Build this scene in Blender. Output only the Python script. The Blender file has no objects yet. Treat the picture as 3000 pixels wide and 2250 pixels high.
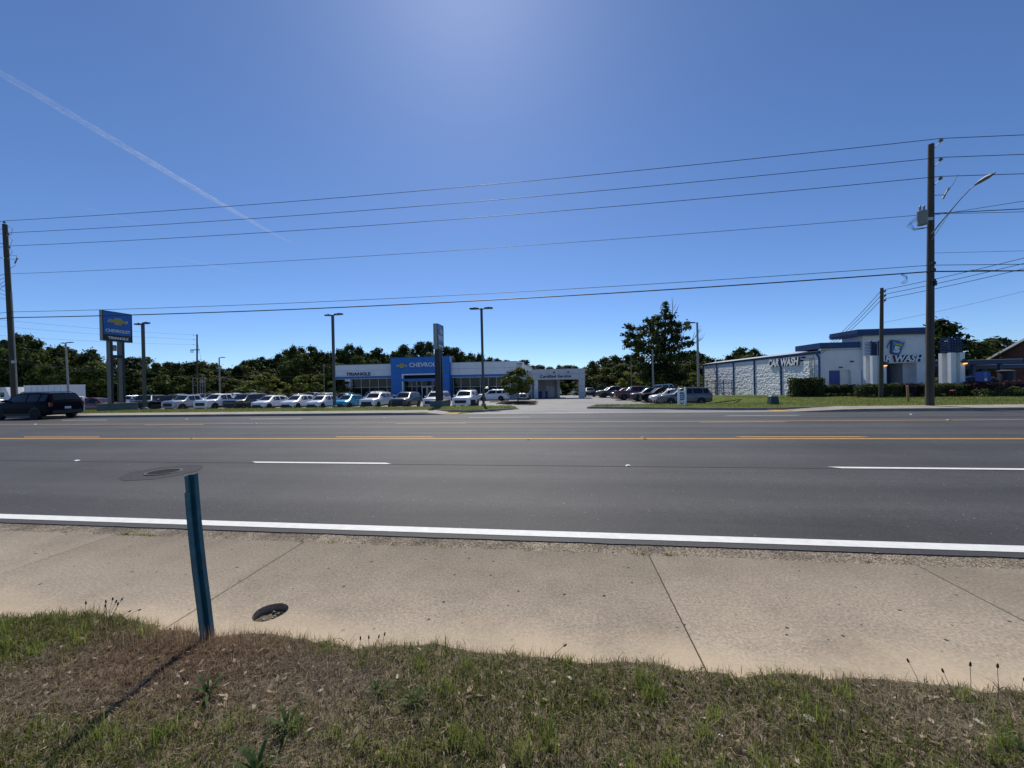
import bpy, math, random
import numpy as np
from mathutils import Vector, Matrix, noise as mn
R = math.radians
random.seed(7)
RNG = np.random.default_rng(7)
scene = bpy.context.scene
COL = scene.collection

# ------------------------------------------------------------------ camera
CAM_H = 1.80
YAW, PITCH, ROLL = R(7.4), -math.atan(7/1127), R(1.08)
fw = Vector((-math.sin(YAW)*math.cos(PITCH), math.cos(YAW)*math.cos(PITCH), math.sin(PITCH)))
r0 = Vector((math.cos(YAW), math.sin(YAW), 0)); u0 = r0.cross(fw)
rv = r0*math.cos(ROLL) - u0*math.sin(ROLL); uv = u0*math.cos(ROLL) + r0*math.sin(ROLL)
cd = bpy.data.cameras.new('camera'); cam = bpy.data.objects.new('camera', cd); COL.objects.link(cam)
cd.sensor_width = 36; cd.lens = 1127/3000*36; cd.clip_start = .05; cd.clip_end = 120000
mw = Matrix.Identity(4)
for i in range(3):
    mw[i][0] = rv[i]; mw[i][1] = uv[i]; mw[i][2] = -fw[i]
mw.translation = (0, 0, CAM_H); cam.matrix_world = mw
scene.camera = cam

# ------------------------------------------------------------------ sky and sun
SUN_EL, SUN_AZ = R(50), R(13.5)            # azimuth measured from +Y towards -X
SKY, SUN, EXPO = .126, 4.3, 0.0
w = bpy.data.worlds.new('World'); scene.world = w; w.use_nodes = True
nt = w.node_tree; bg = nt.nodes['Background']; sk = nt.nodes.new('ShaderNodeTexSky')
sk.sky_type = 'NISHITA'; sk.sun_disc = False; sk.sun_elevation = SUN_EL; sk.sun_rotation = -SUN_AZ
sk.altitude = 20; sk.air_density = .7; sk.dust_density = .2; sk.ozone_density = 10.0
nt.links.new(sk.outputs[0], bg.inputs[0]); bg.inputs[1].default_value = SKY
sd = bpy.data.lights.new('sun', 'SUN'); sd.energy = SUN; sd.angle = R(.53); sd.color = (1, .94, .84)
so = bpy.data.objects.new('sun', sd); COL.objects.link(so); so.location = (-20, 60, 90)
sv = Vector((-math.sin(SUN_AZ)*math.cos(SUN_EL), math.cos(SUN_AZ)*math.cos(SUN_EL), math.sin(SUN_EL)))
so.rotation_euler = sv.to_track_quat('Z', 'Y').to_euler()
vs = scene.view_settings; vs.view_transform = 'Standard'; vs.look = 'None'; vs.exposure = EXPO; vs.gamma = 1; vs.use_curve_mapping = False
scene.cycles.use_denoising = True
scene.cycles.max_bounces = 6; scene.cycles.transparent_max_bounces = 12

# ------------------------------------------------------------------ materials
MATS = {}
def _nt(name):
    m = bpy.data.materials.new(name); m.use_nodes = True; n = m.node_tree
    return m, n, n.nodes['Principled BSDF'], n.nodes['Material Output']
def N(n, t, **kw):
    x = n.nodes.new(t)
    for k, v in kw.items():
        if k.startswith('i_'):
            key = k[2:]; key = int(key) if key.isdigit() else key.replace('_', ' ')
            x.inputs[key].default_value = v
        else: setattr(x, k, v)
    return x
def c4(c): return (c[0], c[1], c[2], 1)
def mat(name, col, rough=.6, metal=0., var=0., scale=3., bump=0., bscale=20., coat=0., spec=.5, emit=0., stretch=None):
    if name in MATS: return MATS[name]
    m, n, p, o = _nt(name)
    p.inputs['Base Color'].default_value = c4(col); p.inputs['Roughness'].default_value = rough
    p.inputs['Metallic'].default_value = metal; p.inputs['Specular IOR Level'].default_value = spec
    p.inputs['Coat Weight'].default_value = coat; p.inputs['Coat Roughness'].default_value = .04
    tc = N(n, 'ShaderNodeTexCoord'); vec = tc.outputs['Object']
    if stretch:
        mp = N(n, 'ShaderNodeMapping'); mp.inputs['Scale'].default_value = stretch
        n.links.new(vec, mp.inputs[0]); vec = mp.outputs[0]
    if var:
        nz = N(n, 'ShaderNodeTexNoise', i_Scale=scale, i_Detail=6., i_Roughness=.65); n.links.new(vec, nz.inputs['Vector'])
        rp = N(n, 'ShaderNodeValToRGB'); e = rp.color_ramp.elements
        e[0].position = .3; e[1].position = .7
        e[0].color = c4([x*(1-var) for x in col]); e[1].color = c4([min(1, x*(1+var)) for x in col])
        n.links.new(nz.outputs[0], rp.inputs[0]); n.links.new(rp.outputs[0], p.inputs['Base Color'])
    if bump:
        nb = N(n, 'ShaderNodeTexNoise', i_Scale=bscale, i_Detail=4.); n.links.new(vec, nb.inputs['Vector'])
        b = N(n, 'ShaderNodeBump', i_Strength=bump, i_Distance=.02); n.links.new(nb.outputs[0], b.inputs['Height']); n.links.new(b.outputs[0], p.inputs['Normal'])
    if emit:
        p.inputs['Emission Color'].default_value = c4(col); p.inputs['Emission Strength'].default_value = emit
    MATS[name] = m
    return m

def mat_asphalt(name, base, track=True):
    m, n, p, o = _nt(name)
    g = N(n, 'ShaderNodeNewGeometry'); pos = g.outputs['Position']
    fine = N(n, 'ShaderNodeTexNoise', i_Scale=110., i_Detail=3., i_Roughness=.8); n.links.new(pos, fine.inputs['Vector'])
    r1 = N(n, 'ShaderNodeValToRGB'); e = r1.color_ramp.elements; e[0].position = .32; e[1].position = .72
    e[0].color = c4([x*.45 for x in base]); e[1].color = c4([x*1.8 for x in base])
    med = N(n, 'ShaderNodeTexNoise', i_Scale=38., i_Detail=2.); n.links.new(pos, med.inputs['Vector'])
    av = N(n, 'ShaderNodeMix'); av.inputs[0].default_value = .45; n.links.new(fine.outputs[0], av.inputs[2]); n.links.new(med.outputs[0], av.inputs[3]); n.links.new(av.outputs[0], r1.inputs[0])
    vo = N(n, 'ShaderNodeTexVoronoi', voronoi_dimensions='2D', i_Scale=7.); n.links.new(pos, vo.inputs['Vector'])
    lt = N(n, 'ShaderNodeMath', operation='LESS_THAN', i_1=.045); n.links.new(vo.outputs['Distance'], lt.inputs[0])
    sc_ = N(n, 'ShaderNodeSeparateColor'); n.links.new(vo.outputs['Color'], sc_.inputs[0])
    gt = N(n, 'ShaderNodeMath', operation='MULTIPLY_ADD', i_1=.30, i_2=-.245, use_clamp=True); n.links.new(sc_.outputs[0], gt.inputs[0])
    n.links.new(gt.outputs[0], lt.inputs[1])
    mx0 = N(n, 'ShaderNodeMix', data_type='RGBA'); mx0.inputs[7].default_value = (.40, .39, .36, 1)
    n.links.new(lt.outputs[0], mx0.inputs[0]); n.links.new(r1.outputs[0], mx0.inputs[6])
    mp = N(n, 'ShaderNodeMapping'); mp.inputs['Scale'].default_value = (.05, 1.1, 1); n.links.new(pos, mp.inputs[0])
    st = N(n, 'ShaderNodeTexNoise', i_Scale=1., i_Detail=5., i_Roughness=.6); n.links.new(mp.outputs[0], st.inputs['Vector'])
    big = N(n, 'ShaderNodeTexNoise', i_Scale=.35, i_Detail=6., i_Roughness=.7); n.links.new(pos, big.inputs['Vector'])
    ad = N(n, 'ShaderNodeMath', operation='ADD'); n.links.new(st.outputs[0], ad.inputs[0]); n.links.new(big.outputs[0], ad.inputs[1])
    mr = N(n, 'ShaderNodeMapRange', i_1=.7, i_2=1.3, i_3=.62, i_4=1.38); n.links.new(ad.outputs[0], mr.inputs[0])
    ml = N(n, 'ShaderNodeMix', data_type='RGBA', blend_type='MULTIPLY'); ml.inputs[0].default_value = 1
    n.links.new(mx0.outputs[2], ml.inputs[6]); n.links.new(mr.outputs[0], ml.inputs[7])
    out = ml.outputs[2]
    if track:      # tyre-polished wheel paths and a darker oil line down each lane
        sp = N(n, 'ShaderNodeSeparateXYZ'); n.links.new(pos, sp.inputs[0])
        wob = N(n, 'ShaderNodeMath', operation='MULTIPLY_ADD', i_1=.5); n.links.new(st.outputs[0], wob.inputs[0]); n.links.new(sp.outputs[1], wob.inputs[2])
        ph = N(n, 'ShaderNodeMath', operation='MULTIPLY_ADD', i_1=2*math.pi/1.78, i_2=-.6); n.links.new(wob.outputs[0], ph.inputs[0])
        sn = N(n, 'ShaderNodeMath', operation='SINE'); n.links.new(ph.outputs[0], sn.inputs[0])
        tm = N(n, 'ShaderNodeMapRange', i_1=-1., i_2=1., i_3=.86, i_4=1.10); n.links.new(sn.outputs[0], tm.inputs[0])
        m3 = N(n, 'ShaderNodeMix', data_type='RGBA', blend_type='MULTIPLY'); m3.inputs[0].default_value = 1
        n.links.new(out, m3.inputs[6]); n.links.new(tm.outputs[0], m3.inputs[7]); out = m3.outputs[2]
    n.links.new(out, p.inputs['Base Color'])
    p.inputs['Roughness'].default_value = .68; p.inputs['Specular IOR Level'].default_value = .34
    b = N(n, 'ShaderNodeBump', i_Strength=.55, i_Distance=.006); n.links.new(fine.outputs[0], b.inputs['Height']); n.links.new(b.outputs[0], p.inputs['Normal'])
    MATS[name] = m
    return m

def mat_concrete(name, base, spots=True, sandy=0.):
    m, n, p, o = _nt(name)
    g = N(n, 'ShaderNodeNewGeometry'); pos = g.outputs['Position']
    fine = N(n, 'ShaderNodeTexNoise', i_Scale=160., i_Detail=3., i_Roughness=.75); n.links.new(pos, fine.inputs['Vector'])
    big = N(n, 'ShaderNodeTexNoise', i_Scale=1.3, i_Detail=8., i_Roughness=.68); n.links.new(pos, big.inputs['Vector'])
    r1 = N(n, 'ShaderNodeValToRGB'); e = r1.color_ramp.elements; e[0].position = .3; e[1].position = .7
    e[0].color = c4([x*.5 for x in base]); e[1].color = c4([x*1.5 for x in base])
    med = N(n, 'ShaderNodeTexNoise', i_Scale=48., i_Detail=2.); n.links.new(pos, med.inputs['Vector'])
    av = N(n, 'ShaderNodeMix'); av.inputs[0].default_value = .5; n.links.new(fine.outputs[0], av.inputs[2]); n.links.new(med.outputs[0], av.inputs[3]); n.links.new(av.outputs[0], r1.inputs[0])
    mr0 = N(n, 'ShaderNodeMapRange', i_1=.3, i_2=.7, i_3=.66, i_4=1.2); n.links.new(big.outputs[0], mr0.inputs[0])
    oi = N(n, 'ShaderNodeObjectInfo'); sl_ = N(n, 'ShaderNodeMapRange', i_1=0., i_2=1., i_3=.90, i_4=1.08); n.links.new(oi.outputs['Random'], sl_.inputs[0])
    mr = N(n, 'ShaderNodeMath', operation='MULTIPLY'); n.links.new(mr0.outputs[0], mr.inputs[0]); n.links.new(sl_.outputs[0], mr.inputs[1])
    if sandy:      # road dirt washed on to the gutter side of the walk
        sp0 = N(n, 'ShaderNodeSeparateXYZ'); n.links.new(pos, sp0.inputs[0])
        w0_ = N(n, 'ShaderNodeMath', operation='MULTIPLY_ADD', i_1=1.6); n.links.new(big.outputs[0], w0_.inputs[0]); n.links.new(sp0.outputs[1], w0_.inputs[2])
        dg_ = N(n, 'ShaderNodeMapRange', i_1=3.6, i_2=4.8, i_3=1.04, i_4=.70); n.links.new(w0_.outputs[0], dg_.inputs[0])
        mm = N(n, 'ShaderNodeMath', operation='MULTIPLY'); n.links.new(mr.outputs[0], mm.inputs[0]); n.links.new(dg_.outputs[0], mm.inputs[1]); mr = mm
    ml = N(n, 'ShaderNodeMix', data_type='RGBA', blend_type='MULTIPLY'); ml.inputs[0].default_value = 1
    n.links.new(r1.outputs[0], ml.inputs[6]); n.links.new(mr.outputs[0], ml.inputs[7])
    out = ml.outputs[2]
    if spots:
        vo = N(n, 'ShaderNodeTexVoronoi', voronoi_dimensions='2D', i_Scale=3.1, i_Randomness=1.); n.links.new(pos, vo.inputs['Vector'])
        wn = N(n, 'ShaderNodeTexNoise', i_Scale=40.); n.links.new(pos, wn.inputs['Vector'])
        ad = N(n, 'ShaderNodeMath', operation='MULTIPLY_ADD', i_1=.02, i_2=-.01); n.links.new(wn.outputs[0], ad.inputs[0])
        sm = N(n, 'ShaderNodeMath', operation='ADD'); n.links.new(vo.outputs['Distance'], sm.inputs[0]); n.links.new(ad.outputs[0], sm.inputs[1])
        sx = N(n, 'ShaderNodeSeparateColor'); n.links.new(vo.outputs['Color'], sx.inputs[0])
        th = N(n, 'ShaderNodeMath', operation='MULTIPLY', i_1=.045); n.links.new(sx.outputs[0], th.inputs[0])
        lt = N(n, 'ShaderNodeMath', operation='LESS_THAN'); n.links.new(sm.outputs[0], lt.inputs[0]); n.links.new(th.outputs[0], lt.inputs[1])
        mx = N(n, 'ShaderNodeMix', data_type='RGBA'); mx.inputs[7].default_value = (.05, .045, .04, 1)
        n.links.new(lt.outputs[0], mx.inputs[0]); n.links.new(out, mx.inputs[6]); out = mx.outputs[2]
    if sandy:      # wind-blown sand lying along the verge edge of the walk
        sp = N(n, 'ShaderNodeSeparateXYZ'); n.links.new(pos, sp.inputs[0])
        w2 = N(n, 'ShaderNodeTexNoise', i_Scale=1.1, i_Detail=5.); n.links.new(pos, w2.inputs['Vector'])
        ma = N(n, 'ShaderNodeMath', operation='MULTIPLY_ADD', i_1=.9, i_2=-.45); n.links.new(w2.outputs[0], ma.inputs[0])
        sb = N(n, 'ShaderNodeMath', operation='ADD'); n.links.new(sp.outputs[1], sb.inputs[0]); n.links.new(ma.outputs[0], sb.inputs[1])
        mr2 = N(n, 'ShaderNodeMapRange', i_1=2.5, i_2=2.85, i_3=sandy, i_4=0.); n.links.new(sb.outputs[0], mr2.inputs[0])
        mx2 = N(n, 'ShaderNodeMix', data_type='RGBA'); mx2.inputs[7].default_value = (.56, .44, .30, 1)
        n.links.new(mr2.outputs[0], mx2.inputs[0]); n.links.new(out, mx2.inputs[6]); out = mx2.outputs[2]
    n.links.new(out, p.inputs['Base Color']); p.inputs['Roughness'].default_value = .85; p.inputs['Specular IOR Level'].default_value = .3
    b = N(n, 'ShaderNodeBump', i_Strength=.5, i_Distance=.004); n.links.new(fine.outputs[0], b.inputs['Height']); n.links.new(b.outputs[0], p.inputs['Normal'])
    MATS[name] = m
    return m

def mat_ground(name, a, b_, c, s1, s2, bump=.6):
    m, n, p, o = _nt(name)
    g = N(n, 'ShaderNodeNewGeometry'); pos = g.outputs['Position']
    n1 = N(n, 'ShaderNodeTexNoise', i_Scale=s1, i_Detail=8., i_Roughness=.7); n.links.new(pos, n1.inputs['Vector'])
    n2 = N(n, 'ShaderNodeTexNoise', i_Scale=s2, i_Detail=6., i_Roughness=.75); n.links.new(pos, n2.inputs['Vector'])
    rp = N(n, 'ShaderNodeValToRGB'); e = rp.color_ramp.elements; e[0].position = .35; e[1].position = .65
    e[0].color = c4(a); e[1].color = c4(b_); n.links.new(n1.outputs[0], rp.inputs[0])
    mx = N(n, 'ShaderNodeMix', data_type='RGBA'); mx.inputs[7].default_value = c4(c)
    mr = N(n, 'ShaderNodeMapRange', i_1=.5, i_2=.72, i_3=0., i_4=.8); n.links.new(n2.outputs[0], mr.inputs[0])
    n.links.new(mr.outputs[0], mx.inputs[0]); n.links.new(rp.outputs[0], mx.inputs[6]); n.links.new(mx.outputs[2], p.inputs['Base Color'])
    p.inputs['Roughness'].default_value = .95; p.inputs['Specular IOR Level'].default_value = .1
    bp = N(n, 'ShaderNodeBump', i_Strength=bump, i_Distance=.03); n.links.new(n2.outputs[0], bp.inputs['Height']); n.links.new(bp.outputs[0], p.inputs['Normal'])
    MATS[name] = m
    return m

def mat_leaf(name, a, b_, trans=.35, rough=.6):
    m, n, p, o = _nt(name)
    at = N(n, 'ShaderNodeAttribute', attribute_name='tint')
    oi = N(n, 'ShaderNodeObjectInfo')
    ad = N(n, 'ShaderNodeMath', operation='MULTIPLY_ADD', i_1=.35, i_2=-.17); n.links.new(oi.outputs['Random'], ad.inputs[0])
    s = N(n, 'ShaderNodeMath', operation='ADD', use_clamp=True); n.links.new(ad.outputs[0], s.inputs[0]); n.links.new(at.outputs['Fac'], s.inputs[1])
    rp = N(n, 'ShaderNodeValToRGB'); e = rp.color_ramp.elements; e[0].color = c4(a); e[1].color = c4(b_)
    n.links.new(s.outputs[0], rp.inputs[0]); n.links.new(rp.outputs[0], p.inputs['Base Color'])
    p.inputs['Roughness'].default_value = rough; p.inputs['Specular IOR Level'].default_value = .14
    tr = N(n, 'ShaderNodeBsdfTranslucent'); n.links.new(rp.outputs[0], tr.inputs[0])
    mx = N(n, 'ShaderNodeMixShader'); mx.inputs[0].default_value = trans
    n.links.new(p.outputs[0], mx.inputs[1]); n.links.new(tr.outputs[0], mx.inputs[2]); n.links.new(mx.outputs[0], o.inputs[0])
    MATS[name] = m
    return m

def mat_blade(name):           # colour comes from the blade's own colour attribute
    m, n, p, o = _nt(name)
    at = N(n, 'ShaderNodeAttribute', attribute_name='col')
    n.links.new(at.outputs['Color'], p.inputs['Base Color']); p.inputs['Roughness'].default_value = .7; p.inputs['Specular IOR Level'].default_value = .25
    tr = N(n, 'ShaderNodeBsdfTranslucent'); n.links.new(at.outputs['Color'], tr.inputs[0])
    mx = N(n, 'ShaderNodeMixShader'); mx.inputs[0].default_value = .48
    n.links.new(p.outputs[0], mx.inputs[1]); n.links.new(tr.outputs[0], mx.inputs[2]); n.links.new(mx.outputs[0], o.inputs[0])
    MATS[name] = m
    return m

def mat_contrail(name):
    m, n, p, o = _nt(name)
    at = N(n, 'ShaderNodeAttribute', attribute_name='tint')
    tc = N(n, 'ShaderNodeTexCoord'); nz = N(n, 'ShaderNodeTexNoise', i_Scale=.006, i_Detail=8., i_Roughness=.7); n.links.new(tc.outputs['Object'], nz.inputs['Vector'])
    mr = N(n, 'ShaderNodeMapRange', i_1=.36, i_2=.66, i_3=.08, i_4=1.); n.links.new(nz.outputs[0], mr.inputs[0])
    ml = N(n, 'ShaderNodeMath', operation='MULTIPLY'); n.links.new(mr.outputs[0], ml.inputs[0]); n.links.new(at.outputs['Fac'], ml.inputs[1])
    df = N(n, 'ShaderNodeBsdfDiffuse'); df.inputs[0].default_value = (.95, .95, .97, 1)
    tl = N(n, 'ShaderNodeBsdfTranslucent'); tl.inputs[0].default_value = (.95, .95, .97, 1)
    ms = N(n, 'ShaderNodeMixShader'); n.links.new(df.outputs[0], ms.inputs[1]); n.links.new(tl.outputs[0], ms.inputs[2])
    tp = N(n, 'ShaderNodeBsdfTransparent'); mx = N(n, 'ShaderNodeMixShader'); n.links.new(ml.outputs[0], mx.inputs[0])
    n.links.new(tp.outputs[0], mx.inputs[1]); n.links.new(ms.outputs[0], mx.inputs[2]); n.links.new(mx.outputs[0], o.inputs[0])
    MATS[name] = m
    return m

def mat_brick(name):
    m, n, p, o = _nt(name)
    tc = N(n, 'ShaderNodeTexCoord'); mp = N(n, 'ShaderNodeMapping'); mp.inputs['Rotation'].default_value = (R(90), 0, 0); n.links.new(tc.outputs['Object'], mp.inputs[0])
    sx = N(n, 'ShaderNodeSeparateXYZ'); cx = N(n, 'ShaderNodeCombineXYZ'); n.links.new(tc.outputs['Object'], sx.inputs[0]); n.links.new(sx.outputs[1], cx.inputs[0]); n.links.new(sx.outputs[2], cx.inputs[1])
    b = N(n, 'ShaderNodeTexBrick', i_Scale=4.5, i_Mortar_Size=.012); b.inputs['Color1'].default_value = (.20, .075, .05, 1); b.inputs['Color2'].default_value = (.13, .05, .035, 1); b.inputs['Mortar'].default_value = (.25, .2, .17, 1)
    n.links.new(cx.outputs[0], b.inputs[0]); n.links.new(b.outputs[0], p.inputs['Base Color']); p.inputs['Roughness'].default_value = .9
    MATS[name] = m
    return m

mat_asphalt('asphalt', (.054, .052, .050)); mat_asphalt('lot_asphalt', (.20, .196, .188), False); mat_asphalt('patch_asphalt', (.036, .035, .034), False)
MATS['patch_asphalt'].node_tree.nodes['Principled BSDF'].inputs['Specular IOR Level'].default_value = .27
mat_concrete('walk', (.37, .305, .225), True, .75); mat_concrete('far_walk', (.36, .315, .26), False); mat_concrete('kerb_concrete', (.30, .27, .23), False)
def aggregate():
    m, n, p, o = _nt('aggregate')
    g = N(n, 'ShaderNodeNewGeometry'); vo = N(n, 'ShaderNodeTexVoronoi', i_Scale=75.); n.links.new(g.outputs['Position'], vo.inputs['Vector'])
    rp = N(n, 'ShaderNodeValToRGB'); e = rp.color_ramp.elements; e[0].color = (.06, .045, .03, 1); e[1].color = (.42, .34, .24, 1); e[1].position = .9
    sx = N(n, 'ShaderNodeSeparateColor'); n.links.new(vo.outputs['Color'], sx.inputs[0]); n.links.new(sx.outputs[1], rp.inputs[0])
    n2 = N(n, 'ShaderNodeTexNoise', i_Scale=2.2, i_Detail=6.); n.links.new(g.outputs['Position'], n2.inputs['Vector'])
    mr = N(n, 'ShaderNodeMapRange', i_1=.3, i_2=.7, i_3=.5, i_4=1.25); n.links.new(n2.outputs[0], mr.inputs[0])
    ml = N(n, 'ShaderNodeMix', data_type='RGBA', blend_type='MULTIPLY'); ml.inputs[0].default_value = 1
    n.links.new(rp.outputs[0], ml.inputs[6]); n.links.new(mr.outputs[0], ml.inputs[7]); n.links.new(ml.outputs[2], p.inputs['Base Color']); p.inputs['Roughness'].default_value = .9
    b = N(n, 'ShaderNodeBump', i_Strength=1., i_Distance=.012, invert=True); n.links.new(vo.outputs['Distance'], b.inputs['Height']); n.links.new(b.outputs[0], p.inputs['Normal'])
    MATS['aggregate'] = m
aggregate()
mat_ground('soil', (.085, .066, .045), (.26, .205, .14), (.17, .138, .085), 5., 28.)
mat_ground('turf', (.065, .10, .02), (.12, .15, .035), (.20, .17, .07), .5, 3.2, .5)
mat_ground('woods_floor', (.03, .035, .012), (.06, .055, .02), (.08, .06, .03), .3, 3.)
mat_ground('mulch', (.025, .014, .009), (.06, .035, .022), (.09, .055, .035), 4., 22.)
mat_leaf('leaf_oak', (.015, .029, .007), (.12, .155, .036), .36); mat_leaf('leaf_pine', (.020, .034, .014), (.085, .108, .040), .3)
mat_leaf('leaf_shrub', (.022, .040, .009), (.14, .175, .04), .36); mat_leaf('leaf_bright', (.09, .12, .02), (.26, .28, .05), .42)
mat_leaf('leaf_cedar', (.020, .036, .010), (.12, .15, .04), .34); mat_leaf('leaf_hedge', (.026, .042, .011), (.13, .16, .036), .32)
mat_leaf('leaf_purple', (.018, .008, .012), (.09, .035, .05), .25); mat_leaf('leaf_weed', (.06, .10, .03), (.17, .23, .075), .35); mat_leaf('leaf_young', (.045, .065, .015), (.20, .225, .05), .4)
mat_blade('blade'); mat_contrail('vapour'); mat_brick('brick_wall')
mat('line_white', (.74, .74, .70), .7, var=.10, scale=9, bump=.2, bscale=90); mat('line_yellow', (.62, .33, .06), .7, var=.16, scale=7)
mat('far_yellow', (.50, .30, .10), .7, var=.25, scale=5)
mat('joint', (.035, .028, .02), .95)
mat('bark', (.075, .06, .045), .95, var=.4, scale=8, bump=.6); mat('pale_bark', (.19, .17, .145), .9, var=.3, scale=8)
mat('wood_pole', (.075, .066, .05), .9, var=.35, scale=3, bump=.5, bscale=10, stretch=(6, 6, .4))
mat('galv', (.42, .44, .45), .45, .7, var=.12, scale=4); mat('black_metal', (.02, .02, .022), .5, .3); mat('grey_steel', (.17, .165, .155), .55, .4, var=.15, scale=2)
mat('lamp_bronze', (.10, .095, .085), .6, .3); mat('concrete_post', (.30, .29, .27), .85, var=.15, scale=3)
mat('wire', (.015, .015, .017), .6); mat('porcelain', (.22, .22, .23), .3); mat('transformer', (.22, .24, .235), .55, .0, var=.1)
mat('teal_paint', (.028, .125, .158), .5, .1, var=.30, scale=9, bump=.25, bscale=30); mat('teal_edge', (.22, .36, .40), .5, .4)
mat('cast_iron', (.045, .045, .045), .8, .0, var=.3, scale=12, bump=.3, bscale=60, spec=.15); mat('cast_ring', (.11, .11, .11), .8, var=.2, scale=10); mat('void', (.006, .006, .006), .9)
mat('white_panel', (.80, .80, .80), .45, var=.05, scale=1.2); mat('white_trim', (.84, .84, .84), .5); mat('grey_rib', (.60, .60, .61), .55, .1, var=.08, scale=1.5)
mat('chevy_blue', (.010, .16, .52), .38, .05, var=.06, scale=1.0); mat('seam', (.03, .035, .045), .8); mat('alu', (.55, .56, .58), .4, .6)
mat('roof_grey', (.35, .35, .36), .8, var=.1); mat('sign_blue', (.012, .13, .45), .4); mat('sign_black', (.012, .012, .014), .4); mat('gold', (.40, .29, .045), .35, .35, var=.25, scale=2.5)
mat('letter_white', (.85, .85, .85), .5); mat('letter_navy', (.02, .035, .10), .5); mat('sign_side', (.30, .33, .30), .5, .3); mat('sign_base', (.10, .135, .15), .8, var=.15)
mat('navy', (.012, .04, .15), .45, var=.1, scale=2); mat('royal', (.016, .055, .27), .45); mat('wash_white', (.80, .80, .80), .8, var=.08, scale=.8, bump=.25, bscale=5)
mat('split_block', (.78, .78, .79), .9, var=.06, scale=2, bump=.5, bscale=9); mat('bucket_blue', (.02, .17, .40), .4); mat('logo_yellow', (.75, .55, .03), .5); mat('dark_inside', (.012, .012, .014), .8)
mat('tactile', (.62, .36, .10), .8, var=.15, scale=4); mat('green_box', (.012, .045, .035), .5, var=.2, scale=4); mat('fresh_wood', (.36, .22, .10), .85, var=.2, scale=6)
mat('red_square', (.35, .02, .03), .5); mat('amber_lamp', (.9, .45, .12), .4, emit=2.0).cycles.emission_sampling = 'NONE'; mat('dry_leaf', (.30, .20, .115), .8, var=.35, scale=12); mat('pale_leaf', (.60, .54, .44), .8, var=.2, scale=10)
mat('stalk', (.10, .075, .045), .8); mat('seed_head', (.035, .025, .02), .9); mat('paper', (.8, .8, .78), .8)
mat('tyre', (.014, .014, .015), .85); mat('rim', (.50, .50, .52), .3, .8); mat('rim_dark', (.03, .03, .032), .4, .6); mat('trim_black', (.014, .014, .016), .55)
mat('chrome', (.6, .6, .62), .15, 1.); mat('head_lamp', (.55, .57, .60), .12, .2, coat=1); mat('tail_lamp', (.22, .008, .012), .2, coat=1); mat('plate', (.6, .62, .6), .5)
def glass(name, col, rough=.03, spec=.8):
    return mat(name, col, rough, 0, spec=spec, coat=.6)
mat('car_glass', (.010, .014, .016), .04, spec=.45); mat('shop_glass', (.010, .014, .016), .03, spec=.3)
PAINT = {'white': (.80, .80, .80), 'silver': (.40, .41, .43), 'grey': (.085, .098, .112), 'black': (.010, .011, .013), 'navy': (.004, .005, .009), 'cyan': (.012, .30, .47),
         'red': (.12, .008, .012), 'maroon': (.075, .008, .012), 'teal': (.02, .17, .19), 'charcoal': (.035, .037, .04), 'blue': (.02, .05, .20)}
for k, c in PAINT.items(): mat('paint_'+k, c, .38 if k in('white',) else .34, .0 if k in('white', 'black', 'red', 'navy', 'charcoal', 'maroon') else .3, coat=.0 if k in ('navy',) else .8, spec=.05 if k == 'navy' else .5)
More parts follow.
